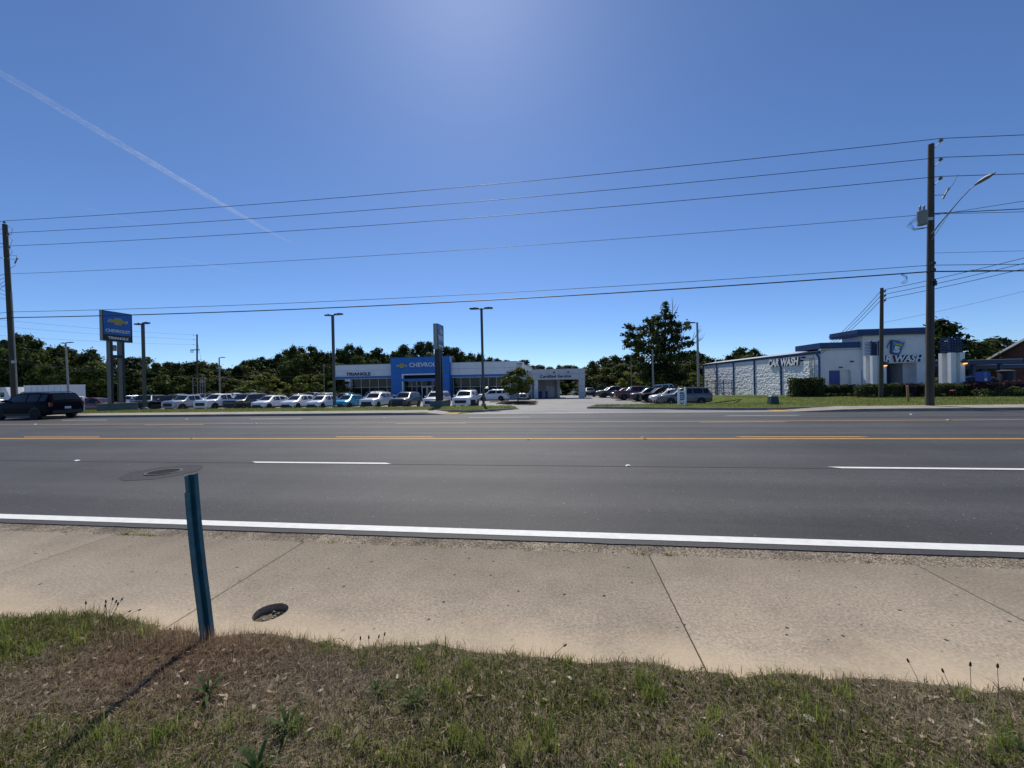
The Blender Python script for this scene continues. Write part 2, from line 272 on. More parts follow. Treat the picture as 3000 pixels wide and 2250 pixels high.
# ------------------------------------------------------------------ mesh helpers
class MB:
    def __init__(s): s.v = []; s.f = []
    def add(s, vs_, fs):
        k = len(s.v); s.v += [tuple(p) for p in vs_]; s.f += [tuple(i+k for i in f) for f in fs]; return s
    def box(s, a, b):
        (x0, y0, z0), (x1, y1, z1) = a, b
        return s.add([(x0,y0,z0),(x1,y0,z0),(x1,y1,z0),(x0,y1,z0),(x0,y0,z1),(x1,y0,z1),(x1,y1,z1),(x0,y1,z1)],
                     [(3,2,1,0),(4,5,6,7),(0,1,5,4),(1,2,6,5),(2,3,7,6),(3,0,4,7)])
    def cbox(s, c, d): return s.box([c[i]-d[i]/2 for i in range(3)], [c[i]+d[i]/2 for i in range(3)])
    def prism(s, poly, fn, d0, d1):          # polygon (u,v) mapped by fn(u,v,d)
        n = len(poly); vs_ = [fn(u, v, d0) for u, v in poly] + [fn(u, v, d1) for u, v in poly]
        return s.add(vs_, [tuple(range(n))[::-1], tuple(range(n, 2*n))] + [(i, (i+1) % n, n+(i+1) % n, n+i) for i in range(n)])
    def tube(s, pts, rad, seg=8, caps=True):
        pts = [Vector(p) for p in pts]; n = len(pts); rad = rad if isinstance(rad, (list, tuple)) else [rad]*n
        k = len(s.v); up = Vector((.123, .321, .94)).normalized()
        for i, p in enumerate(pts):
            t = (pts[min(i+1, n-1)] - pts[max(i-1, 0)]).normalized()
            a = t.cross(up)
            if a.length < 1e-3: a = t.cross(Vector((1, 0, 0)))
            a.normalize(); b = a.cross(t)
            for j in range(seg):
                an = 2*math.pi*j/seg; s.v.append(tuple(p + (a*math.cos(an) + b*math.sin(an))*rad[i]))
        for i in range(n-1):
            for j in range(seg):
                s.f.append((k+i*seg+j, k+i*seg+(j+1) % seg, k+(i+1)*seg+(j+1) % seg, k+(i+1)*seg+j))
        if caps: s.f.append(tuple(k+j for j in range(seg))[::-1]); s.f.append(tuple(k+(n-1)*seg+j for j in range(seg)))
        return s
    def lathe(s, prof, c=(0, 0, 0), axis='Z', seg=20):
        k = len(s.v); n = len(prof)
        for r_, h in prof:
            for j in range(seg):
                an = 2*math.pi*j/seg; x, y = r_*math.cos(an), r_*math.sin(an)
                p = (x, y, h) if axis == 'Z' else ((x, h, y) if axis == 'Y' else (h, x, y))
                s.v.append((p[0]+c[0], p[1]+c[1], p[2]+c[2]))
        for i in range(n-1):
            for j in range(seg): s.f.append((k+i*seg+j, k+i*seg+(j+1) % seg, k+(i+1)*seg+(j+1) % seg, k+(i+1)*seg+j))
        if prof[0][0] > 1e-6: s.f.append(tuple(k+j for j in range(seg))[::-1])
        if prof[-1][0] > 1e-6: s.f.append(tuple(k+(n-1)*seg+j for j in range(seg)))
        return s
    def mesh(s, name, smooth=None, off=None):
        me = bpy.data.meshes.new(name)
        v = s.v if off is None else [(p[0]-off[0], p[1]-off[1], p[2]-off[2]) for p in s.v]
        me.from_pydata(v, [], s.f); me.validate(); me.update()
        if smooth is not None:
            me.polygons.foreach_set('use_smooth', [True]*len(me.polygons)); me.set_sharp_from_angle(angle=R(smooth))
        return me
def np_mesh(name, verts, quads, tint=None, col=None, flat=True):
    me = bpy.data.meshes.new(name); n, k = len(verts), quads.shape[1]
    me.vertices.add(n); me.vertices.foreach_set('co', np.asarray(verts, np.float32).ravel())
    me.loops.add(quads.size); me.loops.foreach_set('vertex_index', np.asarray(quads, np.int32).ravel())
    me.polygons.add(len(quads)); me.polygons.foreach_set('loop_start', np.arange(0, quads.size, k, dtype=np.int32))
    me.update(calc_edges=True)
    if flat: me.shade_flat()
    if tint is not None:
        a = me.attributes.new('tint', 'FLOAT', 'FACE'); a.data.foreach_set('value', np.asarray(tint, np.float32))
    if col is not None:
        a = me.attributes.new('col', 'FLOAT_COLOR', 'FACE'); a.data.foreach_set('color', np.asarray(col, np.float32).ravel())
    return me
def wloc(o):
    v = Vector((0, 0, 0))
    while o: v = v + o.location; o = o.parent
    return v
def obj(name, m, material, parent=None, loc=None, smooth=None, local=False):
    """one mesh object; MB coordinates are world ones unless local (then relative to the parent)"""
    off = None
    if isinstance(m, MB):
        if not local:
            off = wloc(parent) if parent else (Vector(loc) if loc else None)
        m = m.mesh(name, smooth, off)
    o = bpy.data.objects.new(name, m); COL.objects.link(o)
    if material and not m.materials: m.materials.append(MATS[material])
    elif material and m.materials[0] != MATS[material]:
        o.material_slots[0].link = 'OBJECT'; o.material_slots[0].material = MATS[material]
    if parent: o.parent = parent
    if loc is not None: o.location = loc
    return o
def tag(o, label=None, cat=None, group=None, kind=None):
    for k, v in (('label', label), ('category', cat), ('group', group), ('kind', kind)):
        if v: o[k] = v
    return o
def thing(name, loc, label, cat, group=None, rz=0.):
    o = bpy.data.objects.new(name, None); COL.objects.link(o); o.location = loc; o.rotation_euler = (0, 0, rz); o.empty_display_size = .2
    return tag(o, label, cat, group)
def struct(o): o['kind'] = 'structure'; return o
def stuff(o, label=None): o['kind'] = 'stuff'; return tag(o, label) if label else o
def copy_tree(o, parent=None):
    c = o.copy(); COL.objects.link(c); c.parent = parent
    for ch in list(o.children): copy_tree(ch, c)
    return c
def lerp(t, xs, ys): return float(np.interp(t, xs, ys))
def smooth01(t): t = min(1., max(0., t)); return t*t*(3-2*t)

# ------------------------------------------------------------------ the lie of the land
ROAD_Y = [4.32, 8.03, 11.4, 15.7, 18.9, 21.6]; ROAD_Z = [0, .05, .10, .10, .03, -.05]
def zroad(y): return lerp(y, ROAD_Y, ROAD_Z)
STRIP = ([21.6, 21.75, 23.5, 24.5, 28, 30, 33, 40, 66, 110, 160, 400], [-.2, -.1, .02, .09, .02, -.10, -.6, -.95, -1.2, -2.4, -3.2, -4])
DRIVE = ([21.6, 22., 24, 28, 33, 40, 66, 110, 160, 400], [-.05, -.05, -.06, -.26, -.62, -.95, -1.2, -2.4, -3.2, -4])
LAWN = ([21.6, 21.75, 23.5, 24.5, 30, 42, 49, 55, 61, 68, 74, 110, 160, 400], [-.2, -.1, .02, .10, .05, -.16, -.4, -.56, -.86, -1.1, -1.3, -2.4, -3.2, -4])
XL = ([21.6, 23.2, 24.4, 27.5, 33], [-6.2, -5.2, -4.35, -3.5, -3.4])
XR = ([21.6, 22.9, 23.05, 24, 25.2, 28.6, 33], [11.6, 11.2, 9.5, 6.6, 4.75, 2.0, 1.9])
def in_drive(x, y): return 21.6 <= y <= 33 and lerp(y, *XL) < x < lerp(y, *XR)
def zt(x, y):
    if y < 2.6:
        s_ = 2.45 - y
        return -.14 if s_ < 0 else -.01 + .03*min(1.6, s_) + .02*mn.noise((x*1.3, y*1.3, 0))
    if y < 21.6: return zroad(y) - .16
    if y < 33:
        d = min(x - lerp(y, *XL), lerp(y, *XR) - x)
        wd = smooth01(d/.3 + 1.25)
    else: wd = 0
    wl = smooth01((x-15.3)/1.6) if y > 23 else (1 if x > 13 else 0)
    a = lerp(y, *STRIP)*(1-wl) + lerp(y, *LAWN)*wl
    return a*(1-wd) + lerp(y, *DRIVE)*wd
def paved(x, y):
    if y > 32.6 and y < 124 and -125 < x < 15.3 + .02*(y-32): return True
    if y > 39.2 and y < 70 and x > 34.7 and x < 60: return True
    if y > 36.5 and y < 42 and 28.6 < x < 60: return True
    return False
xs = np.concatenate([[-3000, -1200, -600, -400, -250], np.arange(-160, -60, 4), np.arange(-60, -12, 1.5), np.arange(-12, 15.5, .25), np.arange(15.5, 60, 1.5), np.arange(60, 160, 5), [250, 400, 700, 1500, 3000]])
ys = np.concatenate([[-60, -20, -5, 0, 2.44, 2.6, 4.2, 8.03, 11.4, 15.7, 18.9, 21.59, 21.61, 21.75], np.arange(22, 34.01, .25), np.arange(34.5, 43, .5), np.arange(43, 66, 1), np.arange(66, 130, 2), [140, 160, 200, 300, 400, 700, 1500, 4000]])
G = np.array([[zt(float(x), float(y)) for x in xs] for y in ys])
nx, ny = len(xs), len(ys)
P = np.stack([np.tile(xs, ny), np.repeat(ys, nx), G.ravel()], 1)
idx = np.arange(nx*ny).reshape(ny, nx)
Q = np.stack([idx[:-1, :-1].ravel(), idx[:-1, 1:].ravel(), idx[1:, 1:].ravel(), idx[1:, :-1].ravel()], 1)
struct(obj('ground', np_mesh('ground', P, Q), 'turf'))
pm = np.array([[paved((xs[i]+xs[i+1])/2, (ys[j]+ys[j+1])/2) for i in range(nx-1)] for j in range(ny-1)]).ravel()
def sheet(name, mask, dz, m):
    q = Q[mask]; used, inv = np.unique(q, return_inverse=True); v = P[used].copy(); v[:, 2] += dz
    return struct(obj(name, np_mesh(name, v, inv.reshape(-1, 4)), m))
sheet('parking_lot', pm, .012, 'lot_asphalt')
# the drive: strips between its two kerb lines
dy_ = np.concatenate([np.arange(21.62, 33.4, .2)]); dv = []; dn = 24
for y in dy_:
    a_, b_ = lerp(y, *XL)+.03, lerp(y, *XR)-.03
    for i in range(dn+1): dv.append((a_+(b_-a_)*i/dn, y, lerp(y, *DRIVE)+.016))
ik = np.arange(len(dv)).reshape(len(dy_), dn+1)
struct(obj('driveway', np_mesh('driveway', np.array(dv), np.stack([ik[:-1, :-1].ravel(), ik[:-1, 1:].ravel(), ik[1:, 1:].ravel(), ik[1:, :-1].ravel()], 1)), 'lot_asphalt'))
cy = np.repeat((ys[:-1]+ys[1:])/2, nx-1)
wf = np.tile((xs[:-1]+xs[1:])/2, ny-1)
sheet('woodland_floor', (cy > 62) & ~pm & ((cy > 84) | (wf < -66)), .010, 'woods_floor')

# foreground bank (bare sandy soil under the verge grass)
def edge_y(x): return 2.46 + .05*mn.noise((x*1.7, 3.3, 0)) + .045*mn.noise((x*5.1, 8.3, 0)) + .03*mn.noise((x*13., 1.3, 0)) + (.10*max(0, 1-abs(x+3.75)/.8))
def zbank(x, y):
    s_ = edge_y(x) - y
    return (.004 + .012*smooth01(s_/.12) + .03*min(1.6, max(0, s_)) + .035*mn.noise((x*1.6, y*1.6, 2)) * smooth01(s_/.4) + .012*mn.noise((x*7, y*7, 5)) * smooth01(s_/.2))
bx_ = np.arange(-7.5, 6.01, .06); bt = np.linspace(0, 1, 48)
BV = []
for t in bt:
    for x in bx_:
        ye = edge_y(x) + .05; y = ye + (-1.2 - ye)*t**1.35
        BV.append((x, y, zbank(x, y) - (.02 if t == 0 else 0)))
ib = np.arange(len(BV)).reshape(len(bt), len(bx_))
BQ = np.stack([ib[:-1, :-1].ravel(), ib[1:, :-1].ravel(), ib[1:, 1:].ravel(), ib[:-1, 1:].ravel()], 1)
bank = np_mesh('verge_soil', np.array(BV), BQ); bank.polygons.foreach_set('use_smooth', [True]*len(bank.polygons))
struct(obj('verge_soil', bank, 'soil'))

# ------------------------------------------------------------------ road
rx = np.concatenate([np.arange(-300, -20, 10), np.arange(-20, 20, .12), np.arange(20, 301, 10)])
m = MB(); rows = [(4.322, -.018)] + list(zip(ROAD_Y, ROAD_Z)) + [(21.6, -.2)]
V = []
for k, (y, z) in enumerate(rows):
    for x in rx:
        yy = y + (.014*mn.noise((x*3., 1, 0)) + .012*mn.noise((x*11., 2, 0)) if k < 2 else 0)
        V.append((x, yy, z))
ir = np.arange(len(V)).reshape(len(rows), len(rx))
RQ = np.stack([ir[:-1, :-1].ravel(), ir[:-1, 1:].ravel(), ir[1:, 1:].ravel(), ir[1:, :-1].ravel()], 1)
road = struct(obj('road', np_mesh('road', np.array(V), RQ), 'asphalt'))
def stripe(name, x0, x1, y, wd, m_, wear=0.):
    n_ = max(2, int((x1-x0)/.5)) if x1-x0 < 40 else 2
    a = MB(); k = []
    sk_ = .18 if x1-x0 < 40 else 0
    for i in range(n_+1):
        x = x0 + (x1-x0)*i/n_
        a.v += [(x - (sk_ if i == 0 else 0)*0, y-wd/2, zroad(y-wd/2)+.004), (x + (-sk_ if i == 0 else (-sk_ if i == n_ else 0)), y+wd/2, zroad(y+wd/2)+.004)]
    a.f = [(2*i, 2*i+2, 2*i+3, 2*i+1) for i in range(n_)]
    return obj(name, a, m_, road)
tag(stripe('edge_line', -300, 300, 4.52, .16, 'line_white'))
for k in range(-4, 6): stripe('lane_line', -7.0+12.2*k, -3.72+12.2*k, 8.03, .115, 'line_white')
stripe('centre_line', -300, 300, 11.36, .115, 'line_yellow'); stripe('centre_line', -300, 300, 15.98, .115, 'far_yellow')
for k in range(-4, 6):
    stripe('centre_dash', -7.25+12.3*k, -4.0+12.3*k, 11.70, .115, 'line_yellow'); stripe('centre_dash', -7.0+12.3*k, -3.9+12.3*k, 15.62, .115, 'far_yellow')
    stripe('lane_line', -4.6+12.2*k, -1.5+12.2*k, 18.93, .115, 'line_white')
# paving seam beside the lane line and tyre-worn joint
seam = MB()
for i in range(0, 400):
    x = -100 + i*.5; y = 7.95 + .012*mn.noise((x*2, 0, 9)); seam.v += [(x, y-.012, zroad(y)+.003), (x, y+.012, zroad(y)+.003)]
seam.f = [(2*i, 2*i+2, 2*i+3, 2*i+1) for i in range(399)]
obj('paving_seam', seam, 'joint', road)
mk = MB().add([(-.05,-.05,0),(.05,-.05,0),(.05,.05,0),(-.05,.05,0),(-.025,-.04,.018),(.025,-.04,.018),(.025,.04,.018),(-.025,.04,.018)], [(4,5,6,7),(0,1,5,4),(1,2,6,5),(2,3,7,6),(3,0,4,7)])
mkm = mk.mesh('reflective_marker')
for x, y, mm in [(-11.9, 8.0, 'line_white'), (1.3, 8.0, 'line_white'), (13.5, 8.0, 'line_white'), (-24.1, 8.0, 'line_white'), (2.3, 11.3, 'line_yellow'), (2.3, 11.56, 'line_yellow'), (-1.0, 11.2, 'line_yellow'), (-12.2, 11.3, 'line_yellow'),
                 (-26.5, 16.2, 'line_white'), (-21, 19.1, 'line_white'), (-9.3, 19.1, 'line_white'), (15.2, 19.0, 'line_white'), (-14, 16.0, 'line_yellow'), (14.0, 16.0, 'line_yellow')]:
    obj('reflective_marker', mkm, mm, road, loc=(x, y, zroad(y)+.004))
# drain cover with its round patch
mh = thing('drain_cover', (-8.32, 7.05, zroad(7.05)), 'round cast iron drain grate set in a dark asphalt patch in the road', 'drain cover')
pt = MB(); n_ = 40
pt.v = [(.65*(1+.10*mn.noise((math.cos(a)*3, math.sin(a)*3, 4)))*math.cos(a)*1.02, .65*(1+.10*mn.noise((math.cos(a)*3, math.sin(a)*3, 4)))*math.sin(a), .005+.0137*.65*math.sin(a)) for a in [2*math.pi*i/n_ for i in range(n_)]]
pt.f = [tuple(range(n_))]; obj('asphalt_patch', pt, 'patch_asphalt', mh, local=True)
obj('frame_ring', MB().lathe([(.27, .008), (.27, .016), (.305, .016), (.31, .008)], seg=36), 'cast_ring', mh, local=True)
gr = MB().lathe([(0, .009), (.27, .009)], seg=36); obj('void_disc', gr, 'void', mh, local=True)  # plain black disc stands in for the dark hollow under the bars
for j in range(-5, 6):
    y = j*.046; hw = math.sqrt(max(0, .262**2-y*y))
    obj('grate_bar', MB().box((-hw, y-.012, .010), (hw, y+.012, .017)), 'cast_iron', mh, local=True)
for j in range(-5, 6):
    x = j*.046; hw = math.sqrt(max(0, .262**2-x*x))
    if j % 2 == 0: obj('grate_rib', MB().box((x-.006, -hw, .0102), (x+.006, hw, .0155)), 'cast_iron', mh, local=True)

# gutter of exposed aggregate, near walk of poured slabs
gv = MB(); gx_ = np.arange(-60, 60.01, .25)
for x in gx_:
    jj = .014*mn.noise((x*2, 5, 0)); gv.v += [(x, 4.07, -.012), (x, 4.085+jj, -.016), (x, 4.22, -.016), (x, 4.345, -.009)]
for i in range(len(gx_)-1):
    for j in range(3): gv.f.append((4*i+j, 4*i+4+j, 4*i+5+j, 4*i+1+j))
struct(obj('gutter', gv, 'aggregate', smooth=40))
walk = thing('sidewalk', (0, 3.3, 0), None, None); struct(walk)
JX = [-28., -25.4, -22.9, -20.4, -17.9, -15.4, -12.9, -10.45, -8.0, -5.52, -2.98, .85, 3.29, 5.8, 8.3, 10.8, 13.3, 15.8, 18.3]
HC, HR = Vector((-2.34, 2.78, 0)), .125
for a, b in zip(JX[:-1], JX[1:]):
    x0, x1, y0, y1 = a+.005, b-.005, 2.36, 4.075
    m = MB(); dz = random.uniform(-.003, .003)
    if x0 < HC.x < x1:
        import bmesh
        bm = bmesh.new(); n_ = 28
        ov = [bm.verts.new((x, y, dz)) for x, y in ((x0, y0), (x1, y0), (x1, y1), (x0, y1))]
        iv = [bm.verts.new((HC.x+HR*(1+.03*math.sin(3*t))*math.cos(t), HC.y+HR*math.sin(t), dz)) for t in [2*math.pi*i/n_ for i in range(n_)]]
        eds = [bm.edges.new((L[i], L[(i+1) % len(L)])) for L in (ov, iv) for i in range(len(L))]
        bmesh.ops.triangle_fill(bm, edges=eds, use_beauty=True, normal=(0, 0, 1))
        top = list(bm.faces)
        lo = [bm.verts.new((v.co.x, v.co.y, -.12)) for v in ov]; li = [bm.verts.new((v.co.x, v.co.y, -.12)) for v in iv]
        for L, K in ((ov, lo), (iv, li)):
            for i in range(len(L)): bm.faces.new((L[i], L[(i+1) % len(L)], K[(i+1) % len(L)], K[i]))
        bmesh.ops.recalc_face_normals(bm, faces=bm.faces)
        me = bpy.data.meshes.new('slab'); bm.to_mesh(me); bm.free()
        for v in me.vertices: v.co -= Vector((0, 3.3, 0))
        obj('slab', me, 'walk', walk)
    else:
        bv = .006
        m.add([(x0, y0, -.12), (x1, y0, -.12), (x1, y1, -.12), (x0, y1, -.12), (x0, y0, dz-bv), (x1, y0, dz-bv), (x1, y1, dz-bv), (x0, y1, dz-bv), (x0+bv, y0+bv, dz), (x1-bv, y0+bv, dz), (x1-bv, y1-bv, dz), (x0+bv, y1-bv, dz)],
              [(0,1,5,4),(1,2,6,5),(2,3,7,6),(3,0,4,7),(4,5,9,8),(5,6,10,9),(6,7,11,10),(7,4,8,11),(8,9,10,11)])
        obj('slab', m, 'walk', walk)
    obj('joint_dirt', MB().box((b-.006, 2.37, -.11), (b+.006, 4.07, -.006)), 'joint', walk)
pit = thing('access_pit', (HC.x, HC.y, -.06), 'round open pit full of grit sunk in the concrete walk', 'pit')
pm_ = MB(); n_ = 22; rings = [0, .05, .09, .128]
for rr in rings:
    for i in range(n_):
        t = 2*math.pi*i/n_; pm_.v.append((rr*math.cos(t), rr*math.sin(t), .012*mn.noise((rr*30*math.cos(t), rr*30*math.sin(t), 1))))
for k in range(3):
    for i in range(n_): pm_.f.append((k*n_+i, k*n_+(i+1) % n_, (k+1)*n_+(i+1) % n_, (k+1)*n_+i))
obj('grit_fill', pm_, 'soil', pit, local=True)
obj('cover_edge', MB().tube([(.02+.085*math.cos(t), -.01+.085*math.sin(t), .012) for t in np.linspace(-.6, 2.2, 12)], .006, 6), 'cast_iron', pit, local=True)
for k in range(7):
    a, rr = random.uniform(0, 6.3), random.uniform(.02, .09)
    obj('pebble', MB().lathe([(0, -.006), (.012, 0), (.008, .007), (0, .009)], (rr*math.cos(a), rr*math.sin(a), .012), seg=7), 'kerb_concrete', pit, local=True)

# far kerb, walk, ramps
def strip(name, pts_, m_, parent=None, width=.15, top=.0, low=-.3):
    """a kerb: box section swept along a polyline; pts (x,y,ztop)"""
    a = MB(); n_ = len(pts_)
    for i, p in enumerate(pts_):
        t = Vector(pts_[min(i+1, n_-1)][:2]) - Vector(pts_[max(i-1, 0)][:2]); t.normalize(); nn = Vector((-t.y, t.x))*width/2
        x, y, z = p
        for sx, zz, ins in ((-1, low, 0), (-1, -.02, 0), (-1, 0, .2), (1, 0, .2), (1, -.02, 0), (1, low, 0)):
            a.v.append((x+nn.x*sx*(1-ins), y+nn.y*sx*(1-ins), z+zz))
    for i in range(n_-1):
        for j in range(5): a.f.append((6*i+j, 6*i+j+1, 6*i+7+j, 6*i+6+j))
    a.f.append((0, 1, 2, 3, 4, 5)); a.f.append(tuple(6*(n_-1)+j for j in range(6))[::-1])
    return obj(name, a, m_, parent)
struct(strip('kerb', [(-300, 21.68, .09), (-60, 21.68, .09), (-10, 21.68, .09), (-8.6, 21.68, .06), (-6.9, 21.68, -.02)], 'kerb_concrete'))
struct(strip('kerb', [(12.0, 21.68, -.02), (14.0, 21.68, .06), (15.2, 21.68, .09), (60, 21.68, .09), (300, 21.68, .09)], 'kerb_concrete'))
struct(strip('driveway_sill', [(-6.85, 21.75, -.036), (3, 21.75, -.036), (11.95, 21.75, -.036)], 'walk', width=.34, low=-.15))
struct(strip('kerb', [(-9.6, 23.58, .10), (-7.5, 23.5, .10), (-5.6, 23.12, .10), (-4.9, 23.35, .09), (-4.35, 24.3, .07), (-3.9, 25.8, .0), (-3.55, 27.5, -.12), (-3.6, 29.5, -.28)], 'kerb_concrete', low=-.35))
struct(strip('kerb', [(1.9, 29.6, -.22), (2.0, 28.6, -.12), (3.2, 27.0, -.02), (4.75, 25.2, .05), (6.6, 24.0, .09), (9.5, 23.1, .10), (12, 22.95, .10), (14.2, 23.5, .10), (15.4, 23.56, .10)], 'kerb_concrete', low=-.35))
fwalk = thing('far_sidewalk', (0, 22.6, 0), None, None); struct(fwalk)
def fslab(x0, x1, za, zb, m_='far_walk', y0=21.765, y1=23.49):
    a = MB().add([(x0, y0, -.25), (x1, y0, -.25), (x1, y1, -.25), (x0, y1, -.25), (x0, y0, za), (x1, y0, zb), (x1, y1, zb+.015), (x0, y1, za+.015)], [(4,5,6,7),(0,1,5,4),(1,2,6,5),(2,3,7,6),(3,0,4,7)])
    obj('slab', a, m_, fwalk)
x = -300.; fslab(-300, -52.01, .085, .085)
x = -52.
while x < -9.9:
    fslab(x+.008, x+2.192, .085+random.uniform(-.004, .004), .085); x += 2.2
xe = x; fslab(xe+.01, -6.9, .082, -.03)
fslab(12.0, 15.19, -.03, .085)
x = 15.2
while x < 44: fslab(x+.008, x+2.192, .085, .085+random.uniform(-.004, .004)); x += 2.2
fslab(x+.01, 300, .085, .085)
for x0 in (-6.86, 11.2):
    p_ = MB().box((x0, 21.95, -.12), (x0+.72, 23.0, -.028 if x0 < 0 else -.026))
    pd = thing('tactile_pad', (x0+.36, 22.5, -.12), 'orange tactile paving pad at the driveway mouth '+('below the tall truck sign' if x0 < 0 else 'in front of the car wash lawn'), 'tactile pad')
    obj('pad', p_, 'tactile', pd)
    for i in range(5):
        for j in range(6): obj('dome', MB().lathe([(.03, 0), (.02, .008), (0, .009)], (x0+.09+i*.135, 22.05+j*.165, -.0275), seg=6), 'tactile', pd)
# pale patch line where the apron meets the lot, mulch island, wheel stop
ap = MB()
for i in range(25):
    x = -5.0 + i*.5
    for yy in (23.3, 23.42): ap.v.append((x, yy + .03*(x+5)/6 + .02*mn.noise((x, 0, 3)), lerp(yy, *DRIVE)+.021))
ap.f = [(2*i, 2*i+2, 2*i+3, 2*i+1) for i in range(24)]
struct(obj('driveway_joint', ap, 'far_walk'))
isl = [(-8.3, 48.4), (-6.2, 46.6), (-3.7, 44.6), (-3.1, 45.2), (-3.2, 47.5), (-3.4, 53.5), (-5.6, 54.4), (-8.6, 53.6)]
zi = zt(-5.5, 50)
im = MB(); nI = len(isl); im.v = [(x, y, zi+.10) for x, y in isl] + [(-5.6, 50, zi+.22)]; im.f = [(i, (i+1) % nI, nI) for i in range(nI)]
struct(obj('mulch_bed', im, 'mulch', smooth=80))
struct(strip('island_kerb', [(x, y, zi+.13) for x, y in isl+[isl[0]]], 'kerb_concrete', low=-.4))
ws = thing('wheel_stop', (-9.3, 53.5, zt(-9.3, 53.5)+.012), 'low concrete wheel stop on the lot before the showroom glass', 'wheel stop')
obj('block', MB().add([(-.9,-.09,0),(.9,-.09,0),(.9,.09,0),(-.9,.09,0),(-.86,-.06,.11),(.86,-.06,.11),(.86,.06,.11),(-.86,.06,.11)], [(3,2,1,0),(4,5,6,7),(0,1,5,4),(1,2,6,5),(2,3,7,6),(3,0,4,7)]), 'kerb_concrete', ws, local=True)
for x in (-.6, .6): obj('pin', MB().lathe([(.018, .1), (.018, .125), (0, .127)], (x, 0, 0), seg=8), 'cast_iron', ws, local=True)
# ------------------------------------------------------------------ lettering
TX = {}
def glyphs(chars, bold):
    todo = sorted({c for c in chars if c != ' ' and (c, bold) not in TX})
    tmp = []
    for c in todo:
        for body in (c, 'H'+c+'H', 'HH'):
            cu = bpy.data.curves.new('glyph', 'FONT'); cu.body = body; cu.size = 1; cu.extrude = .5; cu.offset = bold; cu.resolution_u = 3
            o = bpy.data.objects.new('glyph', cu); COL.objects.link(o); tmp.append(o)
    bpy.context.view_layer.update(); dg = bpy.context.evaluated_depsgraph_get()
    for i, c in enumerate(todo):
        ms = [bpy.data.meshes.new_from_object(o.evaluated_get(dg)) for o in tmp[3*i:3*i+3]]
        wd = lambda me: max(v.co.x for v in me.vertices) - min(v.co.x for v in me.vertices)
        TX[(c, bold)] = ([tuple(v.co) for v in ms[0].vertices], [tuple(p.vertices) for p in ms[0].polygons], wd(ms[1]) - wd(ms[2]))
        for me in ms: bpy.data.meshes.remove(me)
    for o in tmp:
        cu = o.data; bpy.data.objects.remove(o); bpy.data.curves.remove(cu)
def lettering(text, origin, right, width, height, depth, m_, parent, bold=.02, slant=0., up=(0, 0, 1), name='letter'):
    """letters as separate parts; origin = lower left corner, cap height = height, total width = width"""
    glyphs(text, bold)
    right = Vector(right).normalized(); up = Vector(up).normalized(); nrm = right.cross(up); O = Vector(origin)
    pen = 0; lay = []
    for c in text:
        if c == ' ': pen += .32; continue
        lay.append((c, pen)); pen += TX[(c, bold)][2]
    sx = width/pen; cap = max(v[1] for v in TX.get(('H', bold), TX[(lay[0][0], bold)])[0]); sy = height/cap
    for c, p0 in lay:
        v, f, _ = TX[(c, bold)]; a = MB()
        for x, y, z in v:
            q = O + right*((p0+x)*sx + slant*y*sy) + up*(y*sy) + nrm*((z+.5)*depth); a.v.append(tuple(q))
        a.f = f; obj(name, a, m_, parent)
BOW = [(-1, -.16), (-.36, -.16), (-.36, -.36), (.29, -.36), (.38, -.16), (.86, -.16), (1, .16), (.36, .16), (.36, .36), (-.29, .36), (-.38, .16), (-.86, .16)]
def bowtie(c, right, s_, depth, parent, up=(0, 0, 1)):
    right = Vector(right).normalized(); up = Vector(up); nrm = right.cross(up); c = Vector(c)
    f = lambda k, d0, d1: MB().prism([(u*k*s_, v*k*s_) for u, v in BOW], lambda u, v, d: tuple(c + right*u + up*v + nrm*d), d0, d1)
    e = obj('emblem', f(1., .0, depth*.6), 'alu', parent)
    w_ = f(.9, depth*.61, depth); obj('emblem_face', w_.mesh('emblem_face', None, wloc(parent)), 'gold', e)

# ------------------------------------------------------------------ dealership
DZ = -1.2
B = thing('car_dealership', (-25, 66, DZ), 'long white car dealership with a blue entrance block and glazed showroom', 'dealership')
def bb(name, m_, a, b, parent=None): return obj(name, MB().box(a, b), m_, parent or B)
bb('wall', 'grey_rib', (-38.4, 67.2, DZ-.6), (-6.9, 92, 4.9)); bb('roof', 'roof_grey', (-41.2, 66.5, 4.9), (-6.9, 92.1, 5.05))
bb('side_wall', 'grey_rib', (-8.9, 66.9, DZ-.6), (-5.25, 90, 3.55))
for k in range(9): bb('wall_rib', 'grey_rib', (-9.0+.3*k, 66.82, DZ-.3), (-8.9+.3*k, 66.9, 2.6))
def panels(x0, x1, joints, z0, z1, zj, y, m_, dep=.10, name='panel', parent=None):
    X = [x0]+joints+[x1]; Z = [z0]+zj+[z1]; g_ = .014
    for i in range(len(X)-1):
        for j in range(len(Z)-1):
            bb(name, m_, (X[i]+g_, y, Z[j]+g_), (X[i+1]-g_, y+dep+random.uniform(0, .004), Z[j+1]-g_), parent)
# wings: fascia panels over a seam-coloured backing, blue band below
for x0, x1, js, zt_, zb in ((-41.35, -30.15, [-39.6, -36.8, -33.9, -31.0], 5.37, 3.27), (-19.4, -7.75, [-18.0, -14.9, -12.2, -9.9], 5.30, 3.15)):
    bb('fascia_backing', 'seam', (x0+.02, 66.09, zb+.01), (x1-.02, 66.6, zt_-.02)); panels(x0, x1, js, zb, zt_, [(zb+zt_)/2+.02], 66.0, 'white_panel')
    bb('coping', 'alu', (x0-.02, 65.96, zt_), (x1+.02, 66.7, zt_+.06)); bb('blue_band', 'chevy_blue', (x0, 66.05, zb-.37), (x1, 66.5, zb-.005))
    bb('soffit', 'white_trim', (x0, 66.2, zb-.45), (x1, 67.4, zb-.38))
